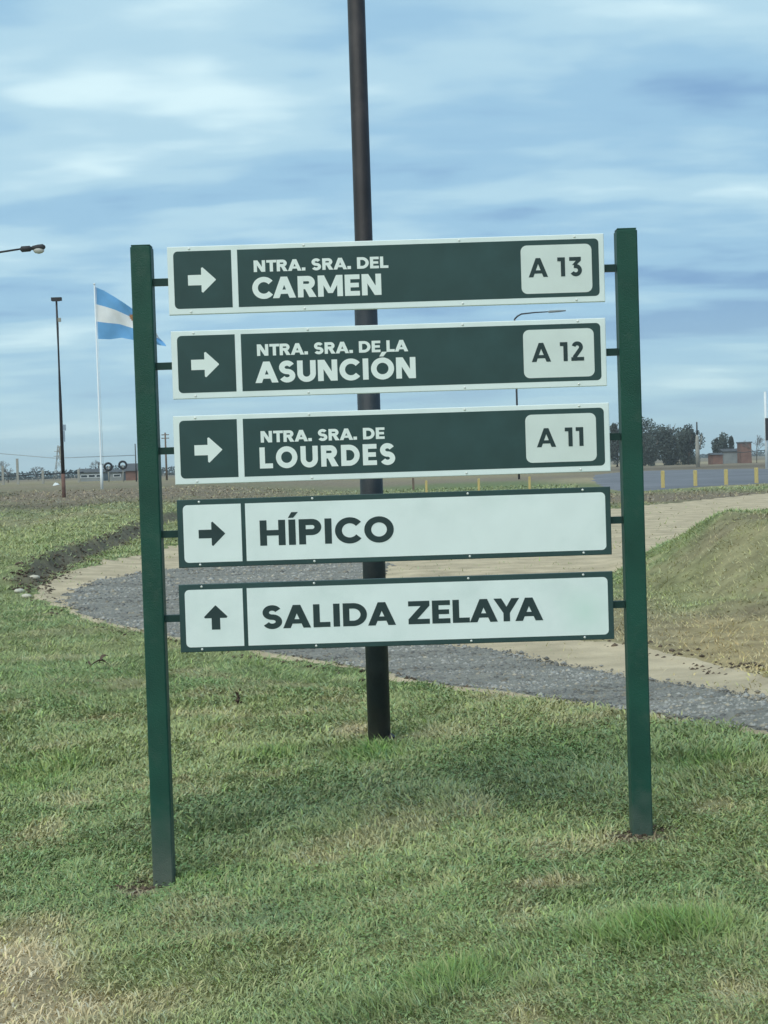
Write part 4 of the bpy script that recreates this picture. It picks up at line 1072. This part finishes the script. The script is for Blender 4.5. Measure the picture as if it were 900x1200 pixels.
for a_, lb in [(500, 'yellow post above the O of HÍPICO, leftmost of three between the boards'), (561.5, 'yellow post between the boards, the middle one of three'), (621, 'yellow post between the boards, rightmost of three')]:
    bollard(a_, 582, 563 - (a_ - 500) * .038, 2.7, lb, G3)
o = bollard(484.5, 574, 560, 2.6, 'short brown wooden stake just left of the yellow posts between the boards', None)
o.data = o.data.copy(); o.data.materials[0] = M['wood']; o.name = 'wooden_stake'; o['category'] = 'stake'
if 'group' in o: del o['group']

# pale concrete pole with a stout foot, right of the trees
D = 230.0; q = D / F; tp = at(816.5, 494.5, D); z = gz(tp.x, D); Ht = tp.z - z
t = empty('concrete_pole', (tp.x, D, z), 'pale concrete pole with a stout tapering lower half in front of the dark trees', 'pole')
MB().tube([(0, 0, -.3), (0, 0, 21 * q), (0, 0, 34 * q), (0, 0, 38 * q)], [2.2 * q, 2.5 * q, 2.0 * q, 1.2 * q], 10).build('lower_pole', M['concrete'], t)
MB().tube([(0, 0, 38.02 * q), (0, 0, Ht)], [1.0 * q, .8 * q], 8).build('upper_pole', M['darkmetal'], t)
MB().tube([(2.3 * q, 0, 22 * q), (4.5 * q, 0, 31 * q), (5.8 * q, 0, 38 * q)], [.9 * q, .6 * q, .35 * q], 6).build('side_strut', M['concrete'], t)
# white and dark pole at the right edge
D = 170.0; q = D / F; tp = at(896.5, 459, D); z = gz(tp.x, D); Ht = tp.z - z
t = empty('utility_pole', (tp.x, D, z), 'white pole with a long dark box on it, cut by the right edge', 'pole')
MB().tube([(0, 0, -.3), (0, 0, Ht)], [1.8 * q, 1.4 * q], 10).build('pole', M['whitepole'], t)
MB().box(-1.2 * q, -3.2 * q, Ht - 57 * q, 4 * q, -1.9 * q, Ht - 31 * q).build('box', M['darkmetal'], t)
# far cable line on the right
D = 250.0; q = D / F
a_, b_ = at(846, 530.5, D), at(897, 527.5, D)
o = MB().tube([(0, 0, 0), tuple((b_ - a_) * .5 + Vector((0, 0, -.15))), tuple(b_ - a_)], .45 * q, 4).build('overhead_cable', M['bluedark'], loc=a_)
tag(o, 'dark cable stretched from the trees to the white pole at the right edge', 'cable')
a_, b_ = at(-30, 529, 420), at(158, 533.5, 420)
o = MB().tube([(0, 0, 0), tuple((b_ - a_) * .5 + Vector((0, 0, -1.3))), tuple(b_ - a_)], .09, 4).build('overhead_cable', M['steel'], loc=a_)
tag(o, 'faint sagging power line above the left horizon', 'cable')

# ---------------------------------------------------------------- the air
hz = bpy.data.materials.new('haze_air'); hz.use_nodes = True
hn = hz.node_tree; hn.nodes.clear(); pv = hn.nodes.new('ShaderNodeVolumePrincipled'); ho = hn.nodes.new('ShaderNodeOutputMaterial')
pv.inputs['Color'].default_value = (.88, .95, .97, 1); pv.inputs['Density'].default_value = HAZE
hn.links.new(pv.outputs[0], ho.inputs['Volume'])
o = MB().box(-2800, -2800, -1.5, 2800, 2800, 40).build('haze', hz); o['kind'] = 'stuff'; o['label'] = 'thin pale air over the whole field'
